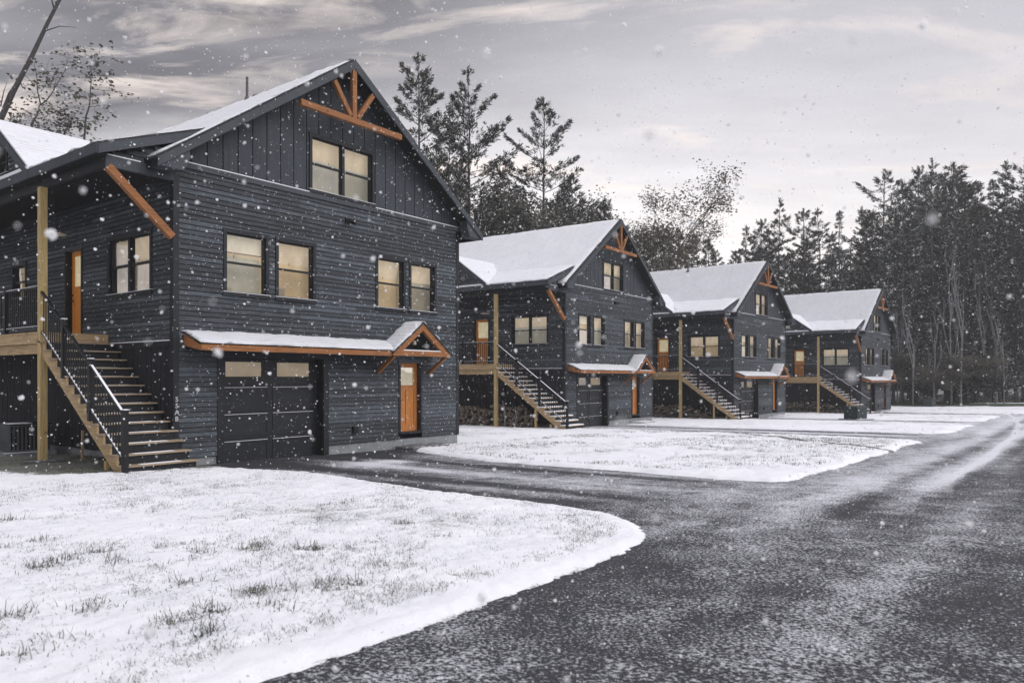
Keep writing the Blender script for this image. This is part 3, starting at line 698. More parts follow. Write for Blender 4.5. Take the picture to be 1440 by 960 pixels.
def grid(x0, x1, y0, y1, step):
    nx, ny = int((x1-x0)/step)+1, int((y1-y0)/step)+1
    xs = np.linspace(x0, x1, nx); ys = np.linspace(y0, y1, ny); X, Y = np.meshgrid(xs, ys, indexing='ij')
    I = np.arange(nx*ny).reshape(nx, ny); Q = np.stack([I[:-1, :-1], I[1:, :-1], I[1:, 1:], I[:-1, 1:]], -1).reshape(-1, 4)
    return X, Y, Q
def attr(o, name, vals):
    a = o.data.attributes.new(name, 'FLOAT', 'POINT'); a.data.foreach_set('value', np.ascontiguousarray(vals, dtype=np.float32).ravel())
m = MB()
BX = [(-400, 68), (68, 900)]; BY = [(-400, 40), (40, 700)]
for a in BX:
    for b in BY: m.face([(x, y, gz(x, y)-.05) for x, y in ((a[0], b[0]), (a[1], b[0]), (a[1], b[1]), (a[0], b[1]))], 'forest_floor')
m.obj('ground', None, kind='structure')
def asphalt(name, x0, x1, y0, y1, step, dustf):
    X, Y, Q = grid(x0, x1, y0, y1, step)
    o = npmesh(name, np.stack([X, Y, gzn(X, Y)], -1).reshape(-1, 3), Q, ['asphalt'], None, None, True, kind='structure')
    attr(o, 'dust', dustf(X, Y)); return o
def band(v, c, w): return np.exp(-((v-c)/w)**2)
def road_dust(X, Y):
    d = .040+.20*(vnoise(X*.35, Y*1.3, 1.0, 3)-.5)+.10*(vnoise(X, Y, 1.6, 4)-.5)
    wob = .18*np.sin(X*.16)+.3*(vnoise(X, X*0, .25, 9)-.5)
    d += .10*smooth(6, 16, X)*smooth(1.6, 2.4, Y+.02*(X-10))             # dusted strip between the lawns and the wheel lane
    d += .13*band(Y, 1.95+wob*.35-.012*(X-15), .24)*smooth(9, 16, X)       # bright ridge left by tyres
    d += .24*band(Y, 1.80+.0045*(X-24)**2*.25+.03*np.sin(X*.5), .075)*smooth(13, 19, X)
    d += .09*band(Y, 3.0+wob, .45)*smooth(6, 9, X)
    d -= .09*band(Y, 2.45+wob*.5, .22)*smooth(8, 12, X)
    d -= .03*band(Y, 3.62, .22)*(1-smooth(9, 12, X))
    d -= .05*smooth(1.5, .6, Y)*smooth(10, 18, X)
    d += .05*band(Y, 1.1+wob, .3)*smooth(2, 6, X)
    d += .06*smooth(25, 45, X)
    return d
road = asphalt('road', -12, 120, -14, 4.2, .13, road_dust)
DR = [(8.0, 15.9, 10.0, 13.35, 16.1), (28.3, 35.0, 30.2, 33.5, 19.3), (45.2, 51.5, 46.7, 49.8, 17.4), (63.8, 70.5, 65.5, 68.8, 13.9)]
for i, (a, b, c0, c1, yb) in enumerate(DR):
    def dd(X, Y, i=i, c0=c0, c1=c1):
        wob = .25*(vnoise(Y*.3, Y*0, 1, 20+i)-.5)
        d = .110+.30*(vnoise(X*1.8, Y*.30, 1.0, 30+i)-.5)+.10*(vnoise(X, Y, 1.5, 40+i)-.5)
        for c in (c0+.3, c1-.35): d -= .15*band(X, c+wob, .26)
        d += .10*band(X, (c0+c1)/2+wob, .35)
        if i == 0:
            d -= .20*smooth(12.8, 15.0, Y)*(1-band(X, 12.4, .9)*band(Y, 13.2, .5)); d += .24*band(X, 12.4, .7)*band(Y, 13.0, .45)
            d -= .10*band(X, 9.15, .35)*smooth(4, 6, Y); d -= .06*smooth(7.5, 5, Y)*smooth(10.5, 9, X)
        else: d += .04
        k = smooth(4.2, 6.4, Y+.6*(vnoise(X, Y, 1.2, 88)-.5)); return road_dust(X, Y)*(1-k)+d*k
    asphalt('driveway', a, b, 4.2, yb, .09 if i == 0 else .2, dd)

def inside(poly, X, Y):
    """signed distance to polygon, positive inside"""
    P = np.array(poly); d2 = np.full(X.shape, 1e9); ins = np.zeros(X.shape, bool)
    for i in range(len(P)):
        a, b = P[i], P[(i+1) % len(P)]; e = b-a; wx, wy = X-a[0], Y-a[1]
        t = np.clip((wx*e[0]+wy*e[1])/(e@e), 0, 1); d2 = np.minimum(d2, (wx-e[0]*t)**2+(wy-e[1]*t)**2)
        c = ((a[1] > Y) != (b[1] > Y)); xx = (b[0]-a[0])*(Y-a[1])/((b[1]-a[1]) if b[1] != a[1] else 1e-9)+a[0]; ins ^= c & (X < xx)
    return np.where(ins, 1, -1)*np.sqrt(d2)
def lawn(poly, box, step, seed, hgt=.085, baref=None, crop=.25, lump=1.0, rag=.0):
    X, Y, Q = grid(*box, step)
    sd = inside(poly, X, Y)+.12*(vnoise(X, Y, 1.3, seed, 3)-.5)+.17*(vnoise(X, Y, 6, seed+1, 4)-.5)+rag*(vnoise(X, Y, .55, seed+9, 3)-.5)
    h = smooth(-.03, .15, sd)*(hgt-.03)+.03*smooth(.0, .7, sd)
    h += lump*smooth(0, .25, sd)*(.06*(vnoise(X, Y, .7, seed+2, 3)-.5)+.055*(vnoise(X, Y, 3.5, seed+3, 4)-.5)+.030*(vnoise(X, Y, 12, seed+4, 3)-.5))
    Z = gzn(X, Y)+h-.03*(sd < -.02)
    keep = (sd > -crop).ravel(); Qk = Q[keep[Q].all(1)]
    used = np.unique(Qk); rm = np.full(X.size, -1); rm[used] = np.arange(len(used))
    V = np.stack([X, Y, Z], -1).reshape(-1, 3)[used]
    o = npmesh('lawn', V, rm[Qk], ['lawn_snow'], None, None, True, kind='structure')
    bare = -.040*np.ones_like(X)-.10*smooth(.8, .15, sd)*smooth(-.02, .08, sd)+.10*smooth(.04, -.02, sd) + .20*(vnoise(X, Y, .45, seed+7, 3)-.5)
    if baref is not None: bare = bare+baref(X, Y)
    attr(o, 'bare', bare.ravel()[used]); return o
def under1(X, Y):   # turf left bare under the deck and stairs of the first house
    k = smooth(5.4, 6.3, X+.5*(vnoise(X, Y, .8, 70)-.5))*smooth(14.7, 15.3, Y+.5*(vnoise(X, Y, .9, 71)-.5)+.25*(X-7))
    return .40*k
L1 = [(-14, 3.62), (6.4, 3.60), (7.25, 3.70), (7.85, 3.95), (8.3, 4.33), (8.7, 5.0), (8.93, 5.9), (8.9, 7.8), (9.1, 9.3), (9.45, 11.2), (9.6, 12.4), (9.35, 13.6), (9.1, 15.0), (9.0, 15.74), (8.67, 15.76), (8.67, 26), (-14, 26)]
lawn(L1, (-2, 10.2, 3.2, 16.0), .035, 50, baref=under1)
lawn([(-14, 15.97), (8.67, 15.97), (8.67, 29), (-14, 29)], (-2, 9.0, 15.96, 29.0), .10, 50, baref=under1, crop=.01)
L2 = [(13.62, 4.30), (14.2, 4.12), (23, 4.15), (28.2, 4.22), (29.0, 4.7), (29.35, 6), (29.4, 12), (29.4, 18.75), (29.0, 19.0), (29.0, 34), (18.1, 34), (18.1, 15.55), (16.6, 15.4), (15.5, 14.9), (14.4, 13.1), (13.8, 10.9), (13.7, 7)]
def streak2(X, Y):   # one bare streak cutting across the second lawn
    c = 23.0+(Y-4.3)*.92; return .34*band(X, c+.3*(vnoise(X, Y, .5, 66)-.5), .22)*(1-smooth(9.5, 13, Y))+.26*smooth(4.9, 4.3, Y)*0
lawn(L2, (13.2, 29.8, 3.7, 20), .06, 60, baref=streak2, rag=.7)
lawn([(18.3, 19.98), (28.8, 19.98), (28.8, 33), (18.3, 33)], (18.2, 29.1, 19.97, 33), .25, 61, crop=.01)
L3 = [(34.3, 4.6), (35.2, 4.2), (44.8, 4.2), (45.5, 4.9), (45.8, 8), (45.9, 17), (45.5, 18), (45.5, 32), (38.6, 32), (38.6, 19.2), (35.2, 19), (34.4, 16)]
lawn(L3, (34, 46.4, 3.8, 32.2), .12, 80, lump=1.3, rag=1.0)
L4 = [(51.0, 4.9), (52, 4.3), (63.4, 4.3), (64.2, 5.2), (64.5, 9), (64.6, 13.7), (64.4, 15), (64.4, 29), (55.4, 29), (55.4, 17), (51.5, 16.9), (51.0, 13)]
lawn(L4, (50.6, 65.0, 3.9, 29.2), .15, 90, lump=1.3, rag=1.0)
L5 = [(70.0, 4.4), (71.0, 3.4), (84, 1.0), (99, -6), (103, -4), (90, 14), (84, 40), (74.2, 40), (74.2, 13.8), (70.6, 13.6)]
lawn(L5, (69.6, 104, -6.5, 40.2), .25, 95, lump=1.3, rag=1.0)
# verge of green turf and a second snow strip in front of the wood
def strip(name, pts, dz, mat):
    m = MB(); m.face([(x, y, gz(x, y)+dz) for x, y in pts], mat); return m.obj(name, None, kind='structure')
strip('verge', [(84.3, 12), (95, -14), (103, -14), (90, 40), (80, 40)], .16, 'green_turf')
strip('snow_strip', [(91.5, 9), (101, -14), (105, -14), (95.5, 9)], .175, 'snow')

# grass blades through the snow
def blades(name, P, n, spread, lo, hi, wid, mat, seed, flat=.9):
    r = np.random.default_rng(seed); k = len(P); rep = np.repeat(np.arange(k), n)
    base = P[rep]+np.concatenate([r.normal(0, 1, (len(rep), 2))*spread[rep][:, None], np.zeros((len(rep), 1))], 1)
    az = r.random(len(rep))*2*np.pi; ln = r.uniform(lo, hi, len(rep)); lean = r.uniform(.1, flat, len(rep))
    d = np.stack([np.cos(az)*lean, np.sin(az)*lean, np.full(len(rep), .55)], -1); d /= np.linalg.norm(d, axis=1)[:, None]
    s = np.stack([-np.sin(az), np.cos(az), np.zeros(len(rep))], -1)*wid
    mid = base+d*ln[:, None]*.55; tip = base+d*ln[:, None]; tip[:, 2] -= ln*lean*.35
    V = np.stack([base-s, base+s, mid+s*.7, mid-s*.7, tip], 1).reshape(-1, 3); i = np.arange(len(rep))[:, None]*5
    T = np.concatenate([i+np.array([[0, 1, 2]]), i+np.array([[0, 2, 3]]), i+np.array([[3, 2, 4]])])
    return npmesh(name, V, T, [mat], None, None, False, kind='stuff')
r = np.random.default_rng(5)
n0 = 9000
cx = r.uniform(-1.5, 9.4, n0*3); cy_ = 3.7+(r.random(n0*3)**1.4)*11.8
sd = inside(L1, cx, cy_); dens = vnoise(cx, cy_, .8, 77, 4)
k = (sd > .35) & (dens+r.normal(0, .09, len(cx)) > .47); cx, cy_ = cx[k][:n0], cy_[k][:n0]
P = np.stack([cx, cy_, gzn(cx, cy_)+.075], -1)
def photo_ground(u, v):
    rx, ry = ray(u); q = (v-HOR)/F; t = CZ/(q-.018*rx-.0133*ry); return rx*t, ry*t
big = [(66, 925, 1.2), (52, 810, 1), (76, 803, 1), (155, 786, 1), (350, 786, 1), (372, 775, .9), (435, 781, .8), (360, 843, .9), (440, 836, 1.1), (480, 836, 1), (285, 878, 1), (165, 800, .7), (133, 870, .8), (240, 890, .7), (268, 832, .8), (175, 695, .6), (128, 718, .5), (395, 868, .7), (100, 690, .5), (20, 880, .8), (5, 740, .7), (485, 640+75, .5), (565, 745, .7), (620, 765, .5), (215, 755, .6), (60, 770, .6), (280, 790, .6), (330, 740, .6), (300, 905, .7)]
rep = [6, 9]; bp = []; sp = []
for u, v, s in big:
    X, Y = photo_ground(u, v)
    for q in range(int(9*s)): bp.append((X+r.normal(0, .09*s), Y+r.normal(0, .07*s), gz(X, Y)+.06)); sp.append(.05)
blades('grass', np.array(bp), 16, np.array(sp)*1.3, .045, .14, .0034, 'grass_blade', 1, 1.5)['label'] = 'tall grey-green grass tufts poking through the snowy front lawn'
blades('grass', P, 7, np.full(len(P), .05), .02, .062, .0021, 'grass_blade', 2, 1.7)['label'] = 'short sparse grass blades showing through the snow'
cx = r.uniform(13.9, 28.5, 5200); cy_ = r.uniform(4.4, 15, 5200); k = (inside(L2, cx, cy_) > .3) & (vnoise(cx, cy_, .6, 78, 4) > .47)
P = np.stack([cx[k], cy_[k], gzn(cx[k], cy_[k])+.075], -1)
blades('grass', P, 6, np.full(len(P), .05), .04, .10, .004, 'grass_blade', 3, 1.3)['label'] = 'thin grass blades in the snow of the lawn between the drives'
cx = r.uniform(5.6, 8.5, 1500); cy_ = r.uniform(14.7, 19.5, 1500)
P = np.stack([cx, cy_, gzn(cx, cy_)+.06], -1)
k = np.array([(y > 15.0+.3*(7-x)) for x, y in zip(cx, cy_)])
blades('grass', P[k], 9, np.full(k.sum(), .05), .04, .11, .004, 'grass_blade', 4, 1.2)['label'] = 'uncovered grass under the stairs of the nearest house'

# ------------------------------------------------------------------ small things about the houses
def thing(o, label, cat, group=None):
    o['label'] = label; o['category'] = cat
    if group: o['group'] = group
    return o
# stone step at each front door
for i, lab in enumerate(('rough grey stone step at the front door of the nearest house', 'stone step at the front door of the second house', 'stone step at the front door of the third house', 'stone step at the front door of the farthest house')):
    m = MB(); poly = [(6.45, -.92), (7.2, -.98), (8.05, -.90), (8.12, -.35), (8.05, -.06), (6.5, -.06)]
    zb = -.42; m.prism(poly, zb, -.17, 'stone', 'z'); m.prism([(a*.98+.14, b*.9-.04) for a, b in poly], -.169, -.15, 'snow', 'z') if i else None
    o = m.obj('stone_step', None, .03); X, Y, Z, a = HP[i]; o.location = (X, Y, Z); o.rotation_euler = (0, 0, a); thing(o, lab, 'step', 'stone steps at the front doors')
# outdoor heat pump unit under the first deck
hp = empty('heat_pump', hloc(0, -.95, 5.6, -.12), 0, label='dark louvred heat pump unit under the deck of the nearest house', category='heat pump')
m = MB(); m.box(-.40, .50, -.44, .42, .06, .74, 'unit_metal')
for k in range(13): m.box(-.418, -.401, -.42, .40, .10+.048*k, .118+.048*k, 'trim_light')
for k in range(10): m.box(-.38+.09*k, -.35+.09*k, -.452, -.441, .12, .70, 'black_metal')
m.obj('casing', hp)
m = MB(); m.box(-.43, .53, -.47, .45, .741, .765, 'trim'); m.obj('lid', hp); m = MB(); m.box(-.42, .1, -.46, .0, .766, .775, 'snow'); m.obj('lid_snow', hp)
m = MB(); m.box(-.55, .6, -.56, .5, -.06, .055, 'concrete'); m.box(-.54, .2, -.55, -.46, .056, .068, 'snow'); m.obj('pad', hp)
m = MB(); X, Y = 7.86, 18.3; m.beam((X, Y, gz(X, Y)-.1), (X+.01, Y, gz(X, Y)+.76), .05, .045, 'lumber_y'); thing(m.obj('wooden_stake', None, .004), 'short wooden stake standing in the turf behind the nearest stairs', 'stake')
# flat board lying at the foot of the first porch post
m = MB(); X, Y, Z = hloc(0, -1.75, 2.55, 0); z = gz(X, Y)+.10; m.hexa([(X-.3, Y-.12, z), (X+.55, Y-.2, z), (X+.58, Y+.05, z), (X-.27, Y+.1, z), (X-.3, Y-.12, z+.03), (X+.55, Y-.2, z+.03), (X+.58, Y+.05, z+.03), (X-.27, Y+.1, z+.03)], 'stone'); thing(m.obj('flat_stone', None), 'flat dark stone at the foot of the nearest porch post', 'stone')
# utility box near the fourth house
def utilbox(name, x, y, w, d, h, rz_, label, pad=True):
    e = empty(name, (x, y, gz(x, y)+.06), rz_, label=label, category='utility box')
    m = MB(); m.box(-w/2, w/2, -d/2, d/2, 0, h*.9, 'green_box'); m.box(-w/2+.06, -.02, -d/2-.012, -d/2, .08, h*.8, 'green_box'); m.box(.02, w/2-.06, -d/2-.012, -d/2, .08, h*.8, 'green_box'); m.obj('cabinet', e, .01)
    m = MB(); m.hexa([(-w/2-.03, -d/2-.03, h*.9+.001), (w/2+.03, -d/2-.03, h*.9+.001), (w/2+.03, d/2+.03, h*.9+.001), (-w/2-.03, d/2+.03, h*.9+.001), (-w/2-.01, -d/2-.01, h*.97), (w/2+.01, -d/2-.01, h*.97), (w/2+.01, d/2+.01, h), (-w/2-.01, d/2+.01, h)], 'green_box'); m.obj('lid', e)
    m = MB(); m.tube([(-.0, -d/2-.012, h*.45), (0, -d/2-.05, h*.45)], .025, 'white_metal'); m.obj('latch', e)
    if pad:
        m = MB(); m.box(-w/2-.25, w/2+.35, -d/2-.3, d/2+.2, -.12, -.001, 'concrete'); m.box(-w/2-.2, w/2+.2, -d/2-.25, -d/2-.05, 0, .02, 'snow'); m.obj('pad', e)
    return e
utilbox('utility_box', 50.3, 11.0, 1.05, .9, .80, -.35, 'dark green utility box on a slab before the farthest house')
utilbox('utility_box', 84.5, 11.6, 1.0, .8, .85, -.3, 'small dark utility cabinet at the edge of the wood', False)

# firewood under the second deck
def log_mesh(seed, r0, ln, split):
    rr = random.Random(seed); m = MB(); n = 9
    if split: prof = [(0, 0)]+[(r0*1.35*math.cos(a), r0*1.35*math.sin(a)) for a in [R(q) for q in (0, 25, 50, 75, 98)]]
    else: prof = [(r0*(1+rr.uniform(-.12, .12))*math.cos(2*math.pi*k/n), r0*(1+rr.uniform(-.12, .12))*math.sin(2*math.pi*k/n)) for k in range(n)]
    i = len(m.v); k = len(prof)
    for x in (-ln/2, ln/2): m.v += [(x, a, b) for a, b in prof]
    mb = m._m('bark_log'); me_ = m._m('log_end')
    for j in range(k): m.f.append((j, (j+1) % k, k+(j+1) % k, k+j)); m.mi.append(mb)
    m.f.append(tuple(range(k))[::-1]); m.mi.append(me_); m.f.append(tuple(range(k, 2*k))); m.mi.append(me_)
    return m
LOGV = []
rr = random.Random(44)
def put_log(pos, rot, kind, label, group):
    if kind >= len(LOGV) or LOGV[kind] is None: pass
    key = LOGV[kind]
    o = key.copy(); col.objects.link(o); o.location = pos; o.rotation_euler = rot; o.scale = (rr.uniform(.85, 1.1),)*3
    thing(o, label, 'firewood', group)
for sd_ in range(4): LOGV.append(log_mesh(sd_, (.085, .105, .075, .12)[sd_], .42, sd_ in (1, 3)).obj('firewood_log', None))
zg = -.35
for row in range(7):
    y = 1.35; 
    while y < 5.3:
        mx_h = min(1.15, 2.1*(y-.55)*.55) if y < 2.6 else 1.12+.12*math.sin(y*3)
        z = row*.165+.09
        if z < mx_h: put_log(hloc(1, -1.02+rr.uniform(-.07, .07), y+rr.uniform(-.03, .03)+(row % 2)*.09, zg+z), (rr.uniform(0, 6), rr.uniform(-.08, .08), rr.uniform(-.22, .22)), rr.randrange(4), 'split log in the stack under the deck of the second house, end facing out', 'firewood logs of the stack')
        y += .20+rr.uniform(-.02, .03)
for yc in (1.15, 5.65):
    for row in range(7):
        for q in (-.15, .15):
            if yc < 2 and row > 4: continue
            if row % 2: pos = (-1.02, yc+q, zg+.09+row*.165); rot = (rr.uniform(0, 6), 0, 0)
            else: pos = (-1.02+q, yc, zg+.09+row*.165); rot = (rr.uniform(0, 6), 0, math.pi/2)
            put_log(hloc(1, *pos), rot, (0, 2)[rr.randrange(2)], 'log laid crosswise in a crib at the end of the firewood stack', 'crib logs at the stack ends')
for o in LOGV: bpy.data.objects.remove(o)
def branch_thing(p0, p1, r0, label, mat='bark_pale', kinks=5):
    q = random.Random(int(p0[0]*100)); a, b = Vector(p0), Vector(p1); pts = [a.lerp(b, k/kinks)+Vector((q.uniform(-.03, .03), q.uniform(-.04, .04), 0)) for k in range(kinks+1)]
    m = MB(); m.tube(pts, [r0*(1-.5*k/kinks) for k in range(kinks+1)], mat, 6); m.tube([pts[2], pts[2]+Vector((.1, -.12, .22))], [r0*.6, r0*.2], mat, 5)
    thing(m.obj('fallen_branch', None, smooth=True), label, 'branch')
branch_thing(hloc(1, -1.62, 2.15, -.35), hloc(1, -1.48, 2.45, 1.12), .035, 'pale crooked pole leaning on the firewood, right of the porch post')
branch_thing(hloc(1, -1.60, 1.75, -.35), hloc(1, -1.5, 1.65, .55), .03, 'short pale stick leaning on the firewood under the second stairs')
branch_thing(hloc(1, -1.62, 4.6, -.35), hloc(1, -1.5, 4.0, .5), .03, 'pale stick leaning on the firewood left of the porch post')
# heaps of brushwood under decks three and four
def heap(i, y0, y1, h, label, seed):
    q = random.Random(seed); m = MB()
    for k in range(300):
        y = q.uniform(y0, y1); x = -1.0+q.uniform(-.4, .35); z = -.30+q.random()**1.3*h*(.55+.45*math.sin((y-y0)/(y1-y0)*math.pi)); l = q.uniform(.2, .55); az = q.uniform(0, 6.28); el = q.uniform(-.4, .6)
        p = Vector((x, y, z)); d = Vector((math.cos(az)*math.cos(el), math.sin(az)*math.cos(el), math.sin(el)))*l
        m.tube([p-d/2, p+d/2], [q.uniform(.02, .06)]*2, q.choice(['bark_log', 'log_end', 'bark', 'weathered']), 5)
    o = m.obj('brushwood_heap', None); X, Y, Z, a = HP[i]; o.location = (X, Y, Z); o.rotation_euler = (0, 0, a); o['kind'] = 'stuff'; o['label'] = label
heap(2, 1.2, 7.0, 1.0, 'heap of cut branches and logs under the third deck', 1); heap(3, 1.0, 7.0, 1.1, 'heap of cut branches and logs under the fourth deck', 2)

# ------------------------------------------------------------------ trees
def tube_np(pts, rad, n=6):
    pts = np.asarray(pts, float); d = np.gradient(pts, axis=0); d /= np.linalg.norm(d, axis=1)[:, None]+1e-9
    a = np.cross(d, np.array([.31, .87, .38])); a /= np.linalg.norm(a, axis=1)[:, None]; b = np.cross(d, a)
    an = np.arange(n)*2*np.pi/n; rad = np.asarray(rad)[:, None, None]
    V = (pts[:, None, :]+rad*(a[:, None, :]*np.cos(an)[None, :, None]+b[:, None, :]*np.sin(an)[None, :, None])).reshape(-1, 3)
    k = len(pts); I = np.arange(k*n).reshape(k, n); J = np.roll(I, -1, 1)
    return V, np.stack([I[:-1], J[:-1], J[1:], I[1:]], -1).reshape(-1, 4)
class Acc:
    def __init__(s): s.V = []; s.Q = []; s.M = []; s.n = 0
    def add(s, V, Q, m): s.V.append(V); s.Q.append(Q+s.n); s.M.append(np.full(len(Q), m) if np.isscalar(m) else m); s.n += len(V)
    def get(s): return np.concatenate(s.V), np.concatenate(s.Q), np.concatenate(s.M)
def tufts(C, D, r, nb, ln, wd, spread, up=.25):
    """sprays of narrow blades at centres C pointing along D"""
    k = len(C); rep = np.repeat(np.arange(k), nb); m = len(rep)
    d = D[rep]*.75+r.normal(0, spread, (m, 3)); d[:, 2] += up; d /= np.linalg.norm(d, axis=1)[:, None]
    s = np.cross(d, r.normal(0, 1, (m, 3))); s /= np.linalg.norm(s, axis=1)[:, None]+1e-9
    L = ln*r.uniform(.6, 1.25, m)[:, None]; Wd = wd*r.uniform(.7, 1.3, m)[:, None]
    b = C[rep]+r.normal(0, .06, (m, 3))*ln/.35
    V = np.stack([b, b+d*L*.45+s*Wd, b+d*L, b+d*L*.45-s*Wd], 1).reshape(-1, 3)
    Q = np.arange(m*4).reshape(-1, 4); return V, Q, rep
def pine(seed, h, start, rmax, dens=1.0, droop=0.0, gap=.25, blade=(.30, .030), shape='white', nb=8, dead=True, step=1.0, plume=1.0):
    r = np.random.default_rng(seed); T = Acc(); K = Acc()
    z = np.linspace(0, h, 14); bend = np.cumsum(r.normal(0, .03, (14, 2)), 0)*np.linspace(0, 1, 14)[:, None]*2
    tp = np.concatenate([bend, z[:, None]], 1); tr_ = np.interp(z, [0, h*.05, h], [h*.0105, h*.0085, .02]); V, Q = tube_np(tp, tr_, 8); T.add(V, Q, 0)
    if dead:
        for k in range(int(h*start*1.8)):
            zz = r.uniform(h*.10, h*start); az = r.random()*6.28; L = r.uniform(.5, 2.4); p = np.array([np.interp(zz, z, tp[:, 0]), np.interp(zz, z, tp[:, 1]), zz])
            e = p+np.array([math.cos(az)*L, math.sin(az)*L, r.uniform(-.3, .35)]); V, Q = tube_np(np.linspace(p, e, 3), [.028, .018, .008], 4); T.add(V, Q, 0)
    zz = h*start
    while zz < h*.985:
        f = (zz-h*start)/(h*(1-start))
        if shape == 'white': prof = (.50+.5*math.sin(f*2.5+.45))*(1-f**4.5)*.95+.06
        elif shape == 'cone': prof = (1-f)**.85*.97+.05
        else: prof = (math.sin(min(1, f*.85+.2)*math.pi*.95)**.7)*(1-f**5)+.05
        n = r.integers(3, 6); a0 = r.random()*6.28; whorl = r.uniform(.7, 1.15)
        for k in range(n):
            if r.random() < gap: continue
            az = a0+k*6.28/n+r.normal(0, .2); L = max(.35, rmax*prof*whorl*r.uniform(.6, 1.15)); el = r.uniform(-.08, .16)+.75*f**2-droop
            p0 = np.array([np.interp(zz, z, tp[:, 0]), np.interp(zz, z, tp[:, 1]), zz+r.normal(0, .06)]); dh = np.array([math.cos(az), math.sin(az), 0]); t = np.linspace(0, 1, 6)[:, None]
            cur = p0+dh*L*t*math.cos(el)+np.array([0, 0, 1])*(L*(math.sin(el)*t+.20*t**2.5-droop*.25*t)); cur += np.cumsum(r.normal(0, .02*L/3, (6, 3)), 0)
            V, Q = tube_np(cur, np.linspace(.010+.010*L, .006, 6), 4); T.add(V, Q, 0)
            m = max(4, int(L*11*dens)); tt = .34+.66*r.random(m)**.8
            c = np.stack([np.interp(tt, t[:, 0], cur[:, j]) for j in range(3)], 1)
            sdv = np.array([-math.sin(az), math.cos(az), 0]); off = r.normal(0, 1, m)*(.06+.22*L*(1.05-tt)*plume); c += sdv*off[:, None]; c[:, 2] += np.abs(r.normal(.0, .07, m))+np.abs(off)*.10
            D = dh*.9+sdv*(np.sign(off)*np.minimum(.8, np.abs(off)*1.0))[:, None]; D /= np.linalg.norm(D, axis=1)[:, None]
            V, Q, rep_ = tufts(c, D, r, nb, blade[0], blade[1], .30, .38-droop*.5)
            mi = r.choice([0, 1, 2], p=[.50, .37, .13], size=m)[rep_]; mi = np.where(r.random(len(rep_)) < .08, 3, mi); K.add(V, Q, mi)
        zz += r.uniform(.65, 1.05)*step*(1-.35*f)
    c = tp[-1]+np.array([[0, 0, -.14*k] for k in range(8)]); V, Q, rep_ = tufts(c, np.tile([0, 0, 1.], (8, 1)), r, 8, blade[0], blade[1], .35, .3); K.add(V, Q, 0)
    return T.get(), K.get()
def broad(seed, h, spread, leaf=.10, nleaf=9, levels=4, lean=0.0, upright=.55, density=1.0, wig=.11):
    r = np.random.default_rng(seed); T = Acc(); K = Acc(); tips = []
    def grow(p, d, L, rad, lv):
        n = 5; pts = [p]; dd = d.copy()
        for _ in range(n): dd = dd+r.normal(0, wig*(.35 if lv == 0 else 1), 3); dd[2] += .05*upright; dd /= np.linalg.norm(dd); pts.append(pts[-1]+dd*L/n)
        V, Q = tube_np(pts, np.linspace(rad, rad*.55, n+1), 6 if lv < 2 else 4); T.add(V, Q, 0)
        if lv >= levels-1:
            for q in pts[2:]: tips.append((q, dd))
        if lv < levels:
            for k in range(r.integers(2, 5) if lv else 5):
                i = r.integers(2, n+1) if lv else min(n, 2+k//1); az = r.random()*6.28; ax = np.array([math.cos(az), math.sin(az), upright*r.uniform(.2, 1.1)]); nd = dd*.55+ax*spread; nd /= np.linalg.norm(nd)
                grow(pts[i], nd, L*r.uniform(.48, .72), rad*.5, lv+1)
    grow(np.zeros(3), np.array([lean, 0, 1.]), h*.55, h*.009+.02, 0)
    C = np.array([a for a, b in tips]); D = np.array([b for a, b in tips])
    k = r.random(len(C)) < density; C, D = C[k], D[k]; rep_ = np.repeat(np.arange(len(C)), nleaf); m = len(rep_)
    c = C[rep_]+r.normal(0, .30, (m, 3)); nrm = r.normal(0, 1, (m, 3)); a = np.cross(nrm, [0, 0, 1.]); a /= np.linalg.norm(a, axis=1)[:, None]+1e-9; b = np.cross(nrm, a); b /= np.linalg.norm(b, axis=1)[:, None]+1e-9
    s = leaf*r.uniform(.6, 1.4, m)[:, None]; V = np.stack([c-a*s, c-b*s*.6, c+a*s, c+b*s*.6], 1).reshape(-1, 3); K.add(V, np.arange(m*4).reshape(-1, 4), r.choice([0, 1], m))
    tv, tq, tm = T.get(); hh = tv[:, 2].max(); 
    sc = h/hh
    kv, kq, km = K.get(); return (tv*sc, tq, tm), (kv*sc, kq, km)
NM = ['needle_dark', 'needle_mid', 'needle_light', 'snow']; LM = ['leaf_brown', 'leaf_green']
PROTO = {}
def proto(key, data, kind, bark='bark'):
    (tv, tq, tm), (kv, kq, km) = data
    o = npmesh(kind, tv, tq, [bark], None, None, True); k = npmesh('crown', kv, kq, NM if kind != 'broadleaf_tree' and kind != 'sapling' else LM, km, None, False)
    PROTO[key] = (o.data, k.data, tv[:, 2].max(), (tv, tq, kv, kq, km), kind); bpy.data.objects.remove(o); bpy.data.objects.remove(k)
def plant(key, x, y, height, rz, label, cat='tree', group=None, lean=0.0, wide=1.0):
    tm, km, h0, _, kind = PROTO[key]; s = height/h0
    e = empty(kind, (x, y, gz(x, y)-.05), rz, label=label, category=cat); e.rotation_euler = (lean, 0, rz)
    if group: e['group'] = group
    e.scale = (s*wide, s*wide, s)
    a = bpy.data.objects.new('trunk', tm); col.objects.link(a); a.parent = e
    if km is not None: b = bpy.data.objects.new('crown', km); col.objects.link(b); b.parent = e
    return e
proto('wp1', pine(101, 24, .30, 3.3, 1.35, gap=.10, step=.85, plume=1.3), 'pine_tree'); proto('wp2', pine(102, 24, .22, 3.6, 1.25, gap=.22, step=.95, plume=1.2), 'pine_tree'); proto('wp3', pine(107, 24, .20, 4.4, 1.4, gap=.32, step=1.05, plume=1.3), 'pine_tree')
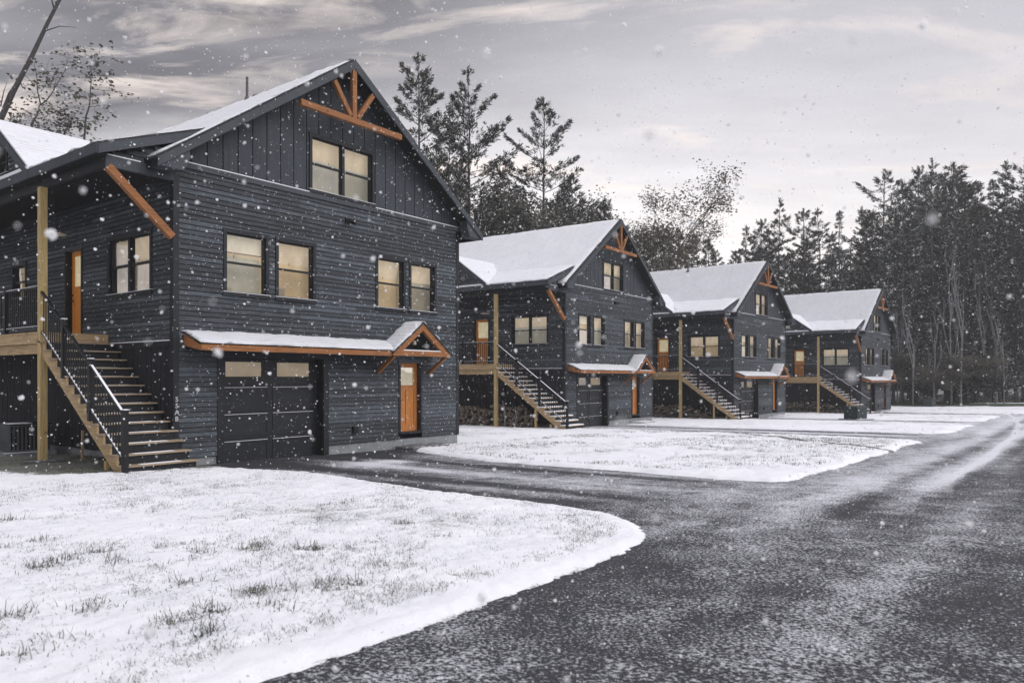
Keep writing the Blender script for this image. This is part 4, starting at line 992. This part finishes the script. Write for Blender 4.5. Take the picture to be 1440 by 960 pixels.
for k in range(8): proto('fp%d' % k, pine(200+k, 26, (.34, .28, .38, .30, .34, .25, .42, .32)[k], (3.5, 3.0, 3.9, 3.3, 2.8, 3.6, 4.2, 3.4)[k], .85, droop=(.04, 0, .08, .02, .05, .1, .0, .06)[k], gap=.16, blade=(.42, .040), shape=('white', 'cone', 'white', 'mix', 'cone', 'mix', 'white', 'mix')[k], nb=7, step=(1.25, 1.1, 1.3, 1.2, 1.05, 1.25, 1.35, 1.15)[k]), 'pine_tree')
for k in range(3): proto('sp%d' % k, pine(300+k, 15, .08, (3.0, 2.5, 3.3)[k], .9, droop=.12, gap=.14, blade=(.36, .040), shape='cone', nb=7, dead=False, step=.85), 'hemlock_tree')
proto('bl1', broad(401, 14, .75, .075, 20, 4), 'broadleaf_tree'); proto('bl2', broad(402, 14, .9, .07, 24, 4, density=.85), 'broadleaf_tree'); proto('bl3', broad(403, 12, .8, .08, 26, 4, density=.95), 'broadleaf_tree')
proto('bare', broad(404, 18, .30, .03, 1, 2, upright=1.8, density=.2, wig=.05), 'broadleaf_tree', 'bark_pale')

def height_at(u, v, t):
    x, y = at(u, t); return (HOR-v)/F*t+CZ-gz(x, y)
def tree_px(key, u, v, t, label, **kw):
    x, y = at(u, t); plant(key, x, y, height_at(u, v, t), kw.pop('rz', random.uniform(0, 6)), label, **kw)
tree_px('wp1', 590, 80, 50, 'tall dense white pine just right of the nearest gable, tallest in the sky', rz=1.0)
tree_px('wp2', 628, 150, 54, 'slim sparse pine between the two tall pines behind the nearest house', rz=4.0, wide=.7)
tree_px('wp2', 660, 100, 52, 'tall open pine with bare lower trunk, second from the nearest gable', rz=2.2)
tree_px('wp3', 765, 140, 56, 'lone ragged pine with uplifted boughs above the roof of the second house', rz=0.3)
for i, (u, v, t, k) in enumerate([(672, 300, 50, 'sp0'), (705, 272, 58, 'bl3'), (640, 262, 62, 'sp1'), (735, 300, 60, 'sp2'), (812, 250, 66, 'sp2'), (792, 262, 60, 'sp0'), (842, 285, 66, 'sp1'), (755, 285, 64, 'bl1'), (868, 300, 72, 'bl1'), (690, 318, 60, 'bl1'), (830, 300, 76, 'bl3')]):
    tree_px(k, u, v, t, ['dark bushy hemlock close behind the left end of the second roof', 'leafy grey-green broadleaf tree left of the middle of the second roof', 'dark hemlock half hidden by the nearest gable edge', 'hemlock with drooping boughs left of the ragged lone pine', 'broad dark hemlock right of the ragged lone pine', 'dark hemlock close at the right foot of the ragged lone pine', 'lower hemlock near the peak of the second house', 'leafy broadleaf tree directly below the ragged lone pine', 'small leafy tree just right of the peak of the second house', 'thin leafy broadleaf tree low behind the second roof', 'low leafy tree behind the peak of the second house'][i], group='trees behind the second house')
tree_px('bl2', 925, 258, 74, 'round open broadleaf tree with loose leaves above the third roof', rz=.4)
tree_px('bl1', 893, 292, 78, 'leafy broadleaf tree left of the round open tree above the third roof', rz=2.4)
for i, (u, v, t, k) in enumerate([(905, 330, 84, 'sp0'), (948, 325, 86, 'sp2'), (975, 330, 88, 'sp1'), (995, 338, 92, 'sp0'), (1012, 355, 96, 'sp2'), (880, 322, 80, 'sp1'), (930, 345, 90, 'sp1')]):
    tree_px(k, u, v, t, 'low dark hemlock above the third roof, %s' % ['left of its middle', 'just right of the round open tree', 'right part of the clump', 'near the gap in the trees', 'smallest, at the gap in the trees', 'leftmost of the clump, by the second gable', 'in front of the round open tree'][i], group='hemlocks above the third roof')
# far wood on the right: every front tree a thing
rf = random.Random(9)
def skyline(u):
    pts = [(1030, 345), (1048, 318), (1072, 312), (1095, 284), (1120, 300), (1152, 292), (1180, 300), (1215, 285), (1243, 240), (1262, 262), (1285, 236), (1315, 226), (1345, 232), (1365, 262), (1392, 270), (1412, 232), (1440, 222), (1480, 235), (1560, 230), (1700, 240)]
    return float(np.interp(u, [p[0] for p in pts], [p[1] for p in pts]))
ordn = ['first', 'second', 'third', 'fourth', 'fifth', 'sixth', 'seventh', 'eighth', 'ninth', 'tenth', 'eleventh', 'twelfth', 'thirteenth', 'fourteenth', 'fifteenth', 'sixteenth', 'seventeenth', 'eighteenth', 'nineteenth', 'twentieth']
us = [1050, 1068, 1095, 1128, 1153, 1180, 1213, 1243, 1268, 1288, 1316, 1344, 1372, 1398, 1414, 1440, 1475, 1510]
for i, u in enumerate(us):
    t = (84 if u < 1240 else 80)+rf.uniform(0, 12); v = skyline(u)+rf.uniform(-3, 8)
    tree_px('fp%d' % ((i*5+3) % 8), u, v, t, 'tall dark pine on the right-hand wood skyline, %s from the left' % ordn[i], group='skyline pines of the right-hand wood', wide=rf.uniform(.85, 1.2))
us2 = [1040, 1082, 1112, 1140, 1168, 1198, 1230, 1256, 1278, 1302, 1330, 1358, 1384, 1405, 1428, 1460]
for i, u in enumerate(us2):
    t = (88 if u < 1240 else 78)+rf.uniform(0, 10); v = skyline(u)+rf.uniform(35, 95)
    tree_px(rf.choice(['sp0', 'sp1', 'sp2', 'fp1', 'fp4']), u, v, t, 'shorter evergreen below the right-hand wood skyline, %s from the left' % ordn[i], group='lower evergreens of the right-hand wood', wide=rf.uniform(.9, 1.3))
us3 = [1262, 1284, 1313, 1338, 1351, 1383, 1402, 1412]
for i, u in enumerate(us3):
    t = 76+rf.uniform(0, 5); v = rf.uniform(330, 440)
    tree_px('bare', u, v, t, 'slender pale bare tree at the wood edge, %s from the farthest house' % ordn[i], group='pale bare trees at the edge of the wood', wide=rf.uniform(.6, .9))
# low growth along the foot of the wood
for i, (u, t) in enumerate([(1266, 79), (1300, 80), (1335, 78), (1368, 80), (1400, 79), (1432, 80)]):
    tree_px(('bl3', 'sp1')[i % 2], u, 500+rf.uniform(-15, 15), t, 'low scrubby growth at the foot of the wood, %s from the farthest house' % ordn[i], cat='shrub', group='scrub at the foot of the wood', wide=2.0)
# the depth of the wood, a mass behind the front trees
A = Acc(); A2 = Acc()
def scatter(acc, key, x, y, height, rz, wide=1.0, keep=.6):
    _, _, h0, (tv, tq, kv, kq, km), _ = PROTO[key]; s = height/h0; c, sn_ = math.cos(rz), math.sin(rz)
    def tf(v): return np.stack([(v[:, 0]*c-v[:, 1]*sn_)*s*wide+x, (v[:, 0]*sn_+v[:, 1]*c)*s*wide+y, v[:, 2]*s+gz(x, y)-.05], -1)
    acc.add(tf(tv), tq, 4); n = int(len(kq)*keep); sel = np.random.default_rng(int(x*10)).permutation(len(kq))[:n]
    vv = kv.reshape(-1, 4, 3)[sel]; c0 = vv.mean(1, keepdims=True); vv = (c0+(vv-c0)*1.35).reshape(-1, 3); acc.add(tf(vv), np.arange(n*4).reshape(-1, 4), np.minimum(km[sel], 3))
for k in range(56):
    u = rf.uniform(1030, 1640); t = rf.uniform(92, 128); v = skyline(u)+rf.uniform(12, 110); x, y = at(u, t)
    scatter(A, rf.choice(['fp0', 'fp1', 'fp2', 'fp3', 'fp4', 'sp0', 'sp2', 'sp1']), x, y, height_at(u, v, t), rf.uniform(0, 6), rf.uniform(1, 1.4), .5)
V, Q, M_ = A.get(); npmesh('far_wood', V, Q, NM+['bark'], M_, None, False, kind='stuff', label='dense mass of dark evergreens behind the front pines on the right')
A = Acc()
for k in range(9):
    u = rf.uniform(560, 1040); t = rf.uniform(74, 110); v = float(np.interp(u, [560, 640, 700, 800, 880, 960, 1040], [330, 320, 312, 300, 325, 345, 352]))+rf.uniform(0, 40); x, y = at(u, t)
    scatter(A, rf.choice(['sp0', 'sp1', 'sp2', 'fp1']), x, y, height_at(u, v, t), rf.uniform(0, 6), rf.uniform(1, 1.4), .5)
V, Q, M_ = A.get(); npmesh('far_wood', V, Q, NM+['bark'], M_, None, False, kind='stuff', label='low wooded mass behind the roofs of the middle houses')

# leaning dead trunk and saplings behind the first house, at the left edge
def dead_trunk():
    t = 33.0
    def P3(u, v, tt=t): x, y = at(u, tt); return Vector((x, y, (HOR-v)/F*tt+CZ))
    e = P3(2, 166); top = P3(86, -4); d = (top-e); root_ = e-d*((e.z-gz(e.x, e.y)+.1)/d.z); far = top+d*.35
    o = empty('dead_tree', root_, 0, label='leaning bare dark trunk at the left edge of the sky, above the cross gable', category='tree')
    pts = [root_.lerp(far, k/14)+Vector((0, 0, 0)) for k in range(15)]; q = random.Random(2)
    pts = [p+Vector((q.uniform(-.05, .05), q.uniform(-.05, .05), 0))*(k > 0) for k, p in enumerate(pts)]
    m = MB(); m.tube([p-root_ for p in pts], [.26-.0155*k for k in range(15)], 'bark', 8); m.obj('trunk', o, smooth=True)
    m = MB()
    def br(a, b, r0): 
        a, b = a-root_, b-root_; mid = a.lerp(b, .5)+Vector((0, 0, .15)); m.tube([a, mid, b], [r0, r0*.6, r0*.25], 'bark', 5)
    br(P3(60, 45), P3(108, 39), .03); br(P3(22, 118), P3(2, 155), .05); br(P3(23, 112), P3(32, 124), .06); br(P3(76, 12), P3(68, -8), .04); br(P3(78, 5), P3(98, -2), .04); br(P3(1, 150), P3(10, 116), .03); br(P3(30, 105), P3(48, 122), .02)
    m.obj('twigs', o, smooth=True)
dead_trunk()
def sapling(stems, nleaf, t, label, seed, leaf=.085):
    """thin young tree: stems are (points (across px, px), radius, leafy-from fraction), spread in depth"""
    q = np.random.default_rng(seed)
    def P3(u, v, dd=0.0): x, y = at(u, t+dd); return np.array([x, y, (HOR-v)/F*(t+dd)+CZ])
    b0 = P3(*stems[0][0][0]); base = np.array([b0[0], b0[1], gz(b0[0], b0[1])-.05]); T = Acc(); K = Acc()
    V, Q = tube_np(np.linspace(base, b0, 5)-base, [.10, .09, .08, .07, stems[0][1]*1.05], 6); T.add(V, Q, 0)
    for pts, rad, lf in stems:
        dd = 0.0; pp = []
        slope = q.normal(0, .35)
        for i, p in enumerate(pts): pp.append(P3(*p, dd if pts is not stems[0][0] else 0)); dd += slope
        pp = np.array(pp); tt = np.linspace(0, 1, 12)*(len(pp)-1); c = np.stack([np.interp(tt, np.arange(len(pp)), pp[:, j]) for j in range(3)], 1); c += np.cumsum(q.normal(0, .012, c.shape), 0)
        V, Q = tube_np(c-base, np.linspace(rad, rad*.25, 12), 5); T.add(V, Q, 0)
        L = np.linalg.norm(np.diff(c, axis=0), axis=1).sum(); m = int(L*nleaf)
        for _ in range(m):
            f = lf+(1-lf)*q.random(); k = f*11; cc = np.array([np.interp(k, np.arange(12), c[:, j]) for j in range(3)]); 
            e = cc+q.normal(0, 1, 3)*np.array([.38, .38, .20]); V, Q = tube_np(np.linspace(cc, e, 3)-base, [.008, .006, .003], 3); T.add(V, Q, 0)
            n_ = q.integers(3, 7); lc = e+q.normal(0, .10, (n_, 3))-base; nrm = q.normal(0, 1, (n_, 3)); nrm /= np.linalg.norm(nrm, axis=1)[:, None]; a = np.cross(nrm, [.1, .2, .97]); a /= np.linalg.norm(a, axis=1)[:, None]; b = np.cross(nrm, a); s_ = leaf*q.uniform(.6, 1.35, n_)[:, None]
            V = np.stack([lc-a*s_, lc-b*s_*.55+a*s_*.1, lc+a*s_, lc+b*s_*.55+a*s_*.1], 1).reshape(-1, 3); K.add(V, np.arange(n_*4).reshape(-1, 4), q.choice([0, 1], n_))
    e = empty('sapling', base, 0, label=label, category='tree'); V, Q, M_ = T.get(); npmesh('trunk', V, Q, ['bark'], None, e, True); V, Q, M_ = K.get(); npmesh('crown', V, Q, LM, M_, e)
sapling([([(45, 176), (54, 162), (57, 148)], .055, .9), ([(57, 148), (53, 132), (50, 112), (47, 90)], .035, .25), ([(57, 148), (70, 138), (84, 118), (98, 94)], .035, .3), ([(84, 118), (100, 126), (120, 138)], .018, .2), ([(52, 125), (42, 120), (34, 122)], .012, .2), ([(51, 105), (62, 98), (78, 100)], .012, .1), ([(92, 100), (98, 88), (100, 72)], .012, .4), ([(48, 170), (38, 160), (20, 158)], .014, .1), ([(52, 168), (70, 162), (88, 158)], .014, .1)], 7, 33, 'small forked leafy tree between the leaning trunk and the slender stem', 3)
sapling([([(119, 196), (121, 165), (126, 145), (127, 115), (128, 84)], .05, .75), ([(126, 142), (118, 137), (108, 135)], .014, .2), ([(127, 150), (142, 150), (162, 162)], .016, .2), ([(127, 125), (145, 126), (172, 129)], .016, .2), ([(128, 105), (140, 100), (152, 107)], .012, .2), ([(128, 90), (120, 72), (116, 70)], .008, .4), ([(128, 88), (138, 72), (148, 80)], .008, .4), ([(121, 172), (135, 172), (150, 176)], .012, .2), ([(120, 180), (106, 172), (92, 166)], .014, .1)], 6, 34, 'slender upright leafy stem, rightmost above the cross gable roof', 5)
sapling([([(90, 192), (95, 180), (100, 165)], .04, .4), ([(95, 182), (80, 176), (68, 174)], .014, .1), ([(95, 180), (112, 178), (116, 186)], .014, .1), ([(98, 170), (90, 160), (80, 154)], .014, .1), ([(99, 168), (108, 160), (112, 152)], .012, .1), ([(92, 186), (76, 184), (64, 180)], .012, .1)], 13, 35, 'low bushy leafy growth just above the cross gable ridge', 8)
sapling([([(10, 178), (14, 168), (16, 160)], .03, .3), ([(14, 168), (24, 162), (34, 160)], .012, .1), ([(12, 172), (22, 170), (34, 172)], .012, .1)], 10, 34, 'tiny leafy shrub top at the foot of the leaning trunk', 9)

# ------------------------------------------------------------------ falling snow
r = np.random.default_rng(99)
n = 30000
P = np.stack([r.uniform(-6, 30, n), r.uniform(-14, 22, n), r.uniform(-.2, 13, n)], -1)
P2 = np.stack([r.uniform(-1.5, 12, 17000), r.uniform(-3.5, 9.5, 17000), r.uniform(-.1, 6.5, 17000)], -1)
P3_ = np.stack([r.uniform(-.3, 4.5, 3600), r.uniform(-2.6, 4.0, 3600), r.uniform(.0, 3.6, 3600)], -1)
P = np.concatenate([P, P2, P3_]); dist = np.linalg.norm(P-np.array([0, 0, CZ]), axis=1); P = P[(dist > .5) & ~((P[:, 0] > 8.6) & (P[:, 0] < 18.1) & (P[:, 1] > 15.6))]
P = P[P[:, 2] > gzn(P[:, 0], P[:, 1])+.05]
n = len(P); sz = .0036*np.exp(r.normal(0, .45, n)); dist = np.linalg.norm(P-np.array([0, 0, CZ]), axis=1)
hx = np.arange(6)*np.pi/3
disc = np.stack([np.cos(hx), np.sin(hx), 0*hx], -1)
pl = np.stack([disc, disc[:, [2, 0, 1]], disc[:, [1, 2, 0]]])                # three plates, six corners each
qr = r.normal(0, 1, (n, 4)); qr /= np.linalg.norm(qr, axis=1)[:, None]; a_, b_, c_, d_ = qr.T
ROT = np.stack([np.stack([1-2*(c_*c_+d_*d_), 2*(b_*c_-a_*d_), 2*(b_*d_+a_*c_)], -1), np.stack([2*(b_*c_+a_*d_), 1-2*(b_*b_+d_*d_), 2*(c_*d_-a_*b_)], -1), np.stack([2*(b_*d_-a_*c_), 2*(c_*d_+a_*b_), 1-2*(b_*b_+c_*c_)], -1)], 1)
loc = pl[None]*(sz[:, None, None, None]*r.uniform(.65, 1.25, (n, 3, 6, 1)))
V = (np.einsum('nij,npkj->npki', ROT, loc)+P[:, None, None, :]).reshape(-1, 3)
base_i = np.arange(n*3)[:, None, None]*6+np.array([[0, 1, 2, 3], [3, 4, 5, 0]])[None]
npmesh('falling_snow', V, base_i.reshape(-1, 4), ['flake'], None, None, False, kind='stuff', label='snowflakes falling through the whole scene')

# ------------------------------------------------------------------ haze
HAZE = .0009
if HAZE:
    m = MB(); m.box(-60, 260, -90, 200, -4.5, 34, 'snow'); hz = m.obj('haze', None, kind='stuff'); hz.data.materials.clear()
    mt = bpy.data.materials.new('haze'); mt.use_nodes = True; nt = mt.node_tree; nt.nodes.clear(); ou = nt.nodes.new('ShaderNodeOutputMaterial'); pv = nt.nodes.new('ShaderNodeVolumePrincipled')
    pv.inputs['Color'].default_value = (.93, .94, .97, 1); pv.inputs['Density'].default_value = HAZE; nt.links.new(pv.outputs[0], ou.inputs['Volume']); hz.data.materials.append(mt)

# ------------------------------------------------------------------ world and sun
SUN_AZ, SUN_EL = R(-72), R(40)           # direction towards the sun, azimuth from +X
w = bpy.data.worlds.new('World'); scene.world = w; w.use_nodes = True; nt = w.node_tree; nt.nodes.clear()
N = nt.nodes.new; Lk = nt.links.new
out = N('ShaderNodeOutputWorld'); bg = N('ShaderNodeBackground'); bg.inputs['Strength'].default_value = .1; Lk(bg.outputs[0], out.inputs[0])
sky = N('ShaderNodeTexSky'); sky.sky_type = 'NISHITA'; sky.sun_disc = False; sky.sun_elevation = SUN_EL; sky.sun_rotation = R(90)-SUN_AZ
tc = N('ShaderNodeTexCoord'); sep = N('ShaderNodeSeparateXYZ'); Lk(tc.outputs['Generated'], sep.inputs[0])
def Mt(op, a, b=0.0, clamp=False):
    m = N('ShaderNodeMath'); m.operation = op; m.use_clamp = clamp
    for i, v in enumerate((a, b)):
        if hasattr(v, 'links'): Lk(v, m.inputs[i])
        else: m.inputs[i].default_value = v
    return m.outputs[0]
def Rp(f, stops):
    rp = N('ShaderNodeValToRGB'); e = rp.color_ramp.elements
    while len(e) < len(stops): e.new(.5)
    for i, (p, c) in enumerate(stops): e[i].position = p; e[i].color = (c, c, c, 1) if isinstance(c, (int, float)) else (*c, 1)
    Lk(f, rp.inputs[0]); return rp.outputs[0]
def Mx(f, a, b):
    m = N('ShaderNodeMix'); m.data_type = 'RGBA'
    for sock, v in ((m.inputs[0], f), (m.inputs[6], a), (m.inputs[7], b)):
        if hasattr(v, 'links'): Lk(v, sock)
        elif isinstance(v, (int, float)): sock.default_value = v
        else: sock.default_value = (*v, 1)
    return m.outputs[2]
X, Y, Z = sep.outputs
zz = Mt('MAXIMUM', Z, 0.0)
# cloud deck: direction projected on a flat layer overhead, axes turned to lie across the view
rx_, ry_ = math.sin(TH), -math.cos(TH); fx_, fy_ = math.cos(TH), math.sin(TH)
aa = Mt('ADD', Mt('MULTIPLY', X, rx_), Mt('MULTIPLY', Y, ry_)); bb = Mt('ADD', Mt('MULTIPLY', X, fx_), Mt('MULTIPLY', Y, fy_)); den = Mt('ADD', zz, .10)
pa, pb = Mt('DIVIDE', aa, den), Mt('DIVIDE', bb, den)
cmb = N('ShaderNodeCombineXYZ'); Lk(Mt('ADD', Mt('MULTIPLY', pa, .55), Mt('MULTIPLY', pb, .22)), cmb.inputs[0]); Lk(Mt('MULTIPLY', pb, 1.25), cmb.inputs[1])
def Ns(scale, detail, rough, dist=0.0, off=0.0):
    mp = N('ShaderNodeMapping'); mp.inputs['Location'].default_value = (off, off*.7, 0); Lk(cmb.outputs[0], mp.inputs[0])
    n_ = N('ShaderNodeTexNoise'); n_.inputs['Scale'].default_value = scale; n_.inputs['Detail'].default_value = detail; n_.inputs['Roughness'].default_value = rough; n_.inputs['Distortion'].default_value = dist; Lk(mp.outputs[0], n_.inputs['Vector']); return n_.outputs['Fac']
elev = Rp(Z, [(0.0, (1.0, .955, .925)), (.16, (.98, .935, .92)), (.27, (.73, .71, .73)), (.37, (.55, .54, .575)), (.48, (.42, .42, .455)), (.66, (1.0, .995, 1.02)), (1.0, (1.0, .995, 1.02))])
dark = Mt('MULTIPLY', Rp(Ns(1.0, 5, .55, .3, 3.1), [(.38, 0), (.62, 1)]), Rp(Mt('ADD', Mt('MULTIPLY', aa, -.9), Mt('MULTIPLY', Z, 1.4)), [(.30, 0), (.85, .9)]))
c1 = Mx(dark, elev, (.14, .135, .15))
leftd = Rp(Mt('SUBTRACT', Mt('ADD', Mt('MULTIPLY', aa, -.8), Mt('MULTIPLY', Z, 1.2)), 0.0), [(.45, 0), (.95, .55)])
c1 = Mx(leftd, c1, (.075, .072, .085))
wis = Mt('MULTIPLY', Rp(Mt('SUBTRACT', Ns(1.5, 8, .62, .6, 4.4), Rp(Mt('ADD', Mt('MULTIPLY', aa, -1.0), Mt('MULTIPLY', Z, .4)), [(.45, 0), (.8, .10)])), [(.55, 0), (.68, 1)]), Rp(Mt('ADD', Z, Mt('MULTIPLY', aa, -.12)), [(.06, 0), (.20, .8), (.5, .75), (.62, 0)]))
wis2 = Mt('MULTIPLY', Rp(Ns(3.2, 7, .6, .8, 12.2), [(.50, 0), (.63, 1)]), Rp(Ns(.8, 3, .5, 0, 2.2), [(.45, 0), (.6, 1)]))
wis2 = Mt('MULTIPLY', wis2, Rp(Z, [(.05, 0), (.15, .55), (.5, .6), (.62, 0)]))
c2 = Mx(wis2, Mx(wis, c1, (1.0, .86, .77)), (1.0, .88, .80))
rightd = Rp(Mt('ADD', Mt('MULTIPLY', aa, .9), Mt('MULTIPLY', Z, .9)), [(.30, 0), (.85, .62)])
c2 = Mx(rightd, c2, (.47, .46, .50))
grey = Rp(Ns(2.3, 6, .6, .2, 1.3), [(.3, .90), (.7, 1.08)])
mm = N('ShaderNodeMix'); mm.data_type = 'RGBA'; mm.blend_type = 'MULTIPLY'; mm.inputs[0].default_value = 1; Lk(c2, mm.inputs[6]); Lk(grey, mm.inputs[7])
sc_ = N('ShaderNodeMix'); sc_.data_type = 'RGBA'; sc_.blend_type = 'MULTIPLY'; sc_.clamp_result = False; sc_.inputs[0].default_value = 1; Lk(mm.outputs[2], sc_.inputs[6]); Lk(Mt('ADD', 10.0, Mt('MULTIPLY', Rp(Z, [(.48, 0), (.72, 1)]), 13.0)), sc_.inputs[7])
Lk(Mx(.03, sc_.outputs[2], sky.outputs[0]), bg.inputs['Color'])
sl_ = bpy.data.lights.new('sun', 'SUN'); sl_.energy = 1.1; sl_.angle = R(50); sl_.color = (1, .965, .92); so = bpy.data.objects.new('sun', sl_); col.objects.link(so)
dv = Vector((math.cos(SUN_AZ)*math.cos(SUN_EL), math.sin(SUN_AZ)*math.cos(SUN_EL), math.sin(SUN_EL))); so.rotation_euler = dv.to_track_quat('Z', 'Y').to_euler(); so.location = (0, -20, 40)

# ------------------------------------------------------------------ camera and output
cd = bpy.data.cameras.new('camera'); cam = bpy.data.objects.new('camera', cd); col.objects.link(cam); scene.camera = cam
cam.location = (0, 0, CZ); cam.rotation_euler = (R(90), 0, TH-R(90)); cd.sensor_width = 36; cd.lens = F/1440*36; cd.shift_y = (HOR-480)/1440; cd.clip_end = 3000; cd.clip_start = .05
cd.dof.use_dof = True; cd.dof.focus_distance = 17; cd.dof.aperture_fstop = 2.5
scene.view_settings.view_transform = 'Standard'; scene.view_settings.look = 'None'; scene.view_settings.exposure = .42; scene.view_settings.gamma = 1; scene.view_settings.use_curve_mapping = False
scene.render.resolution_x = 1024; scene.render.resolution_y = 682
scene.cycles.volume_bounces = 0; scene.cycles.transparent_max_bounces = 12; scene.cycles.max_bounces = 6
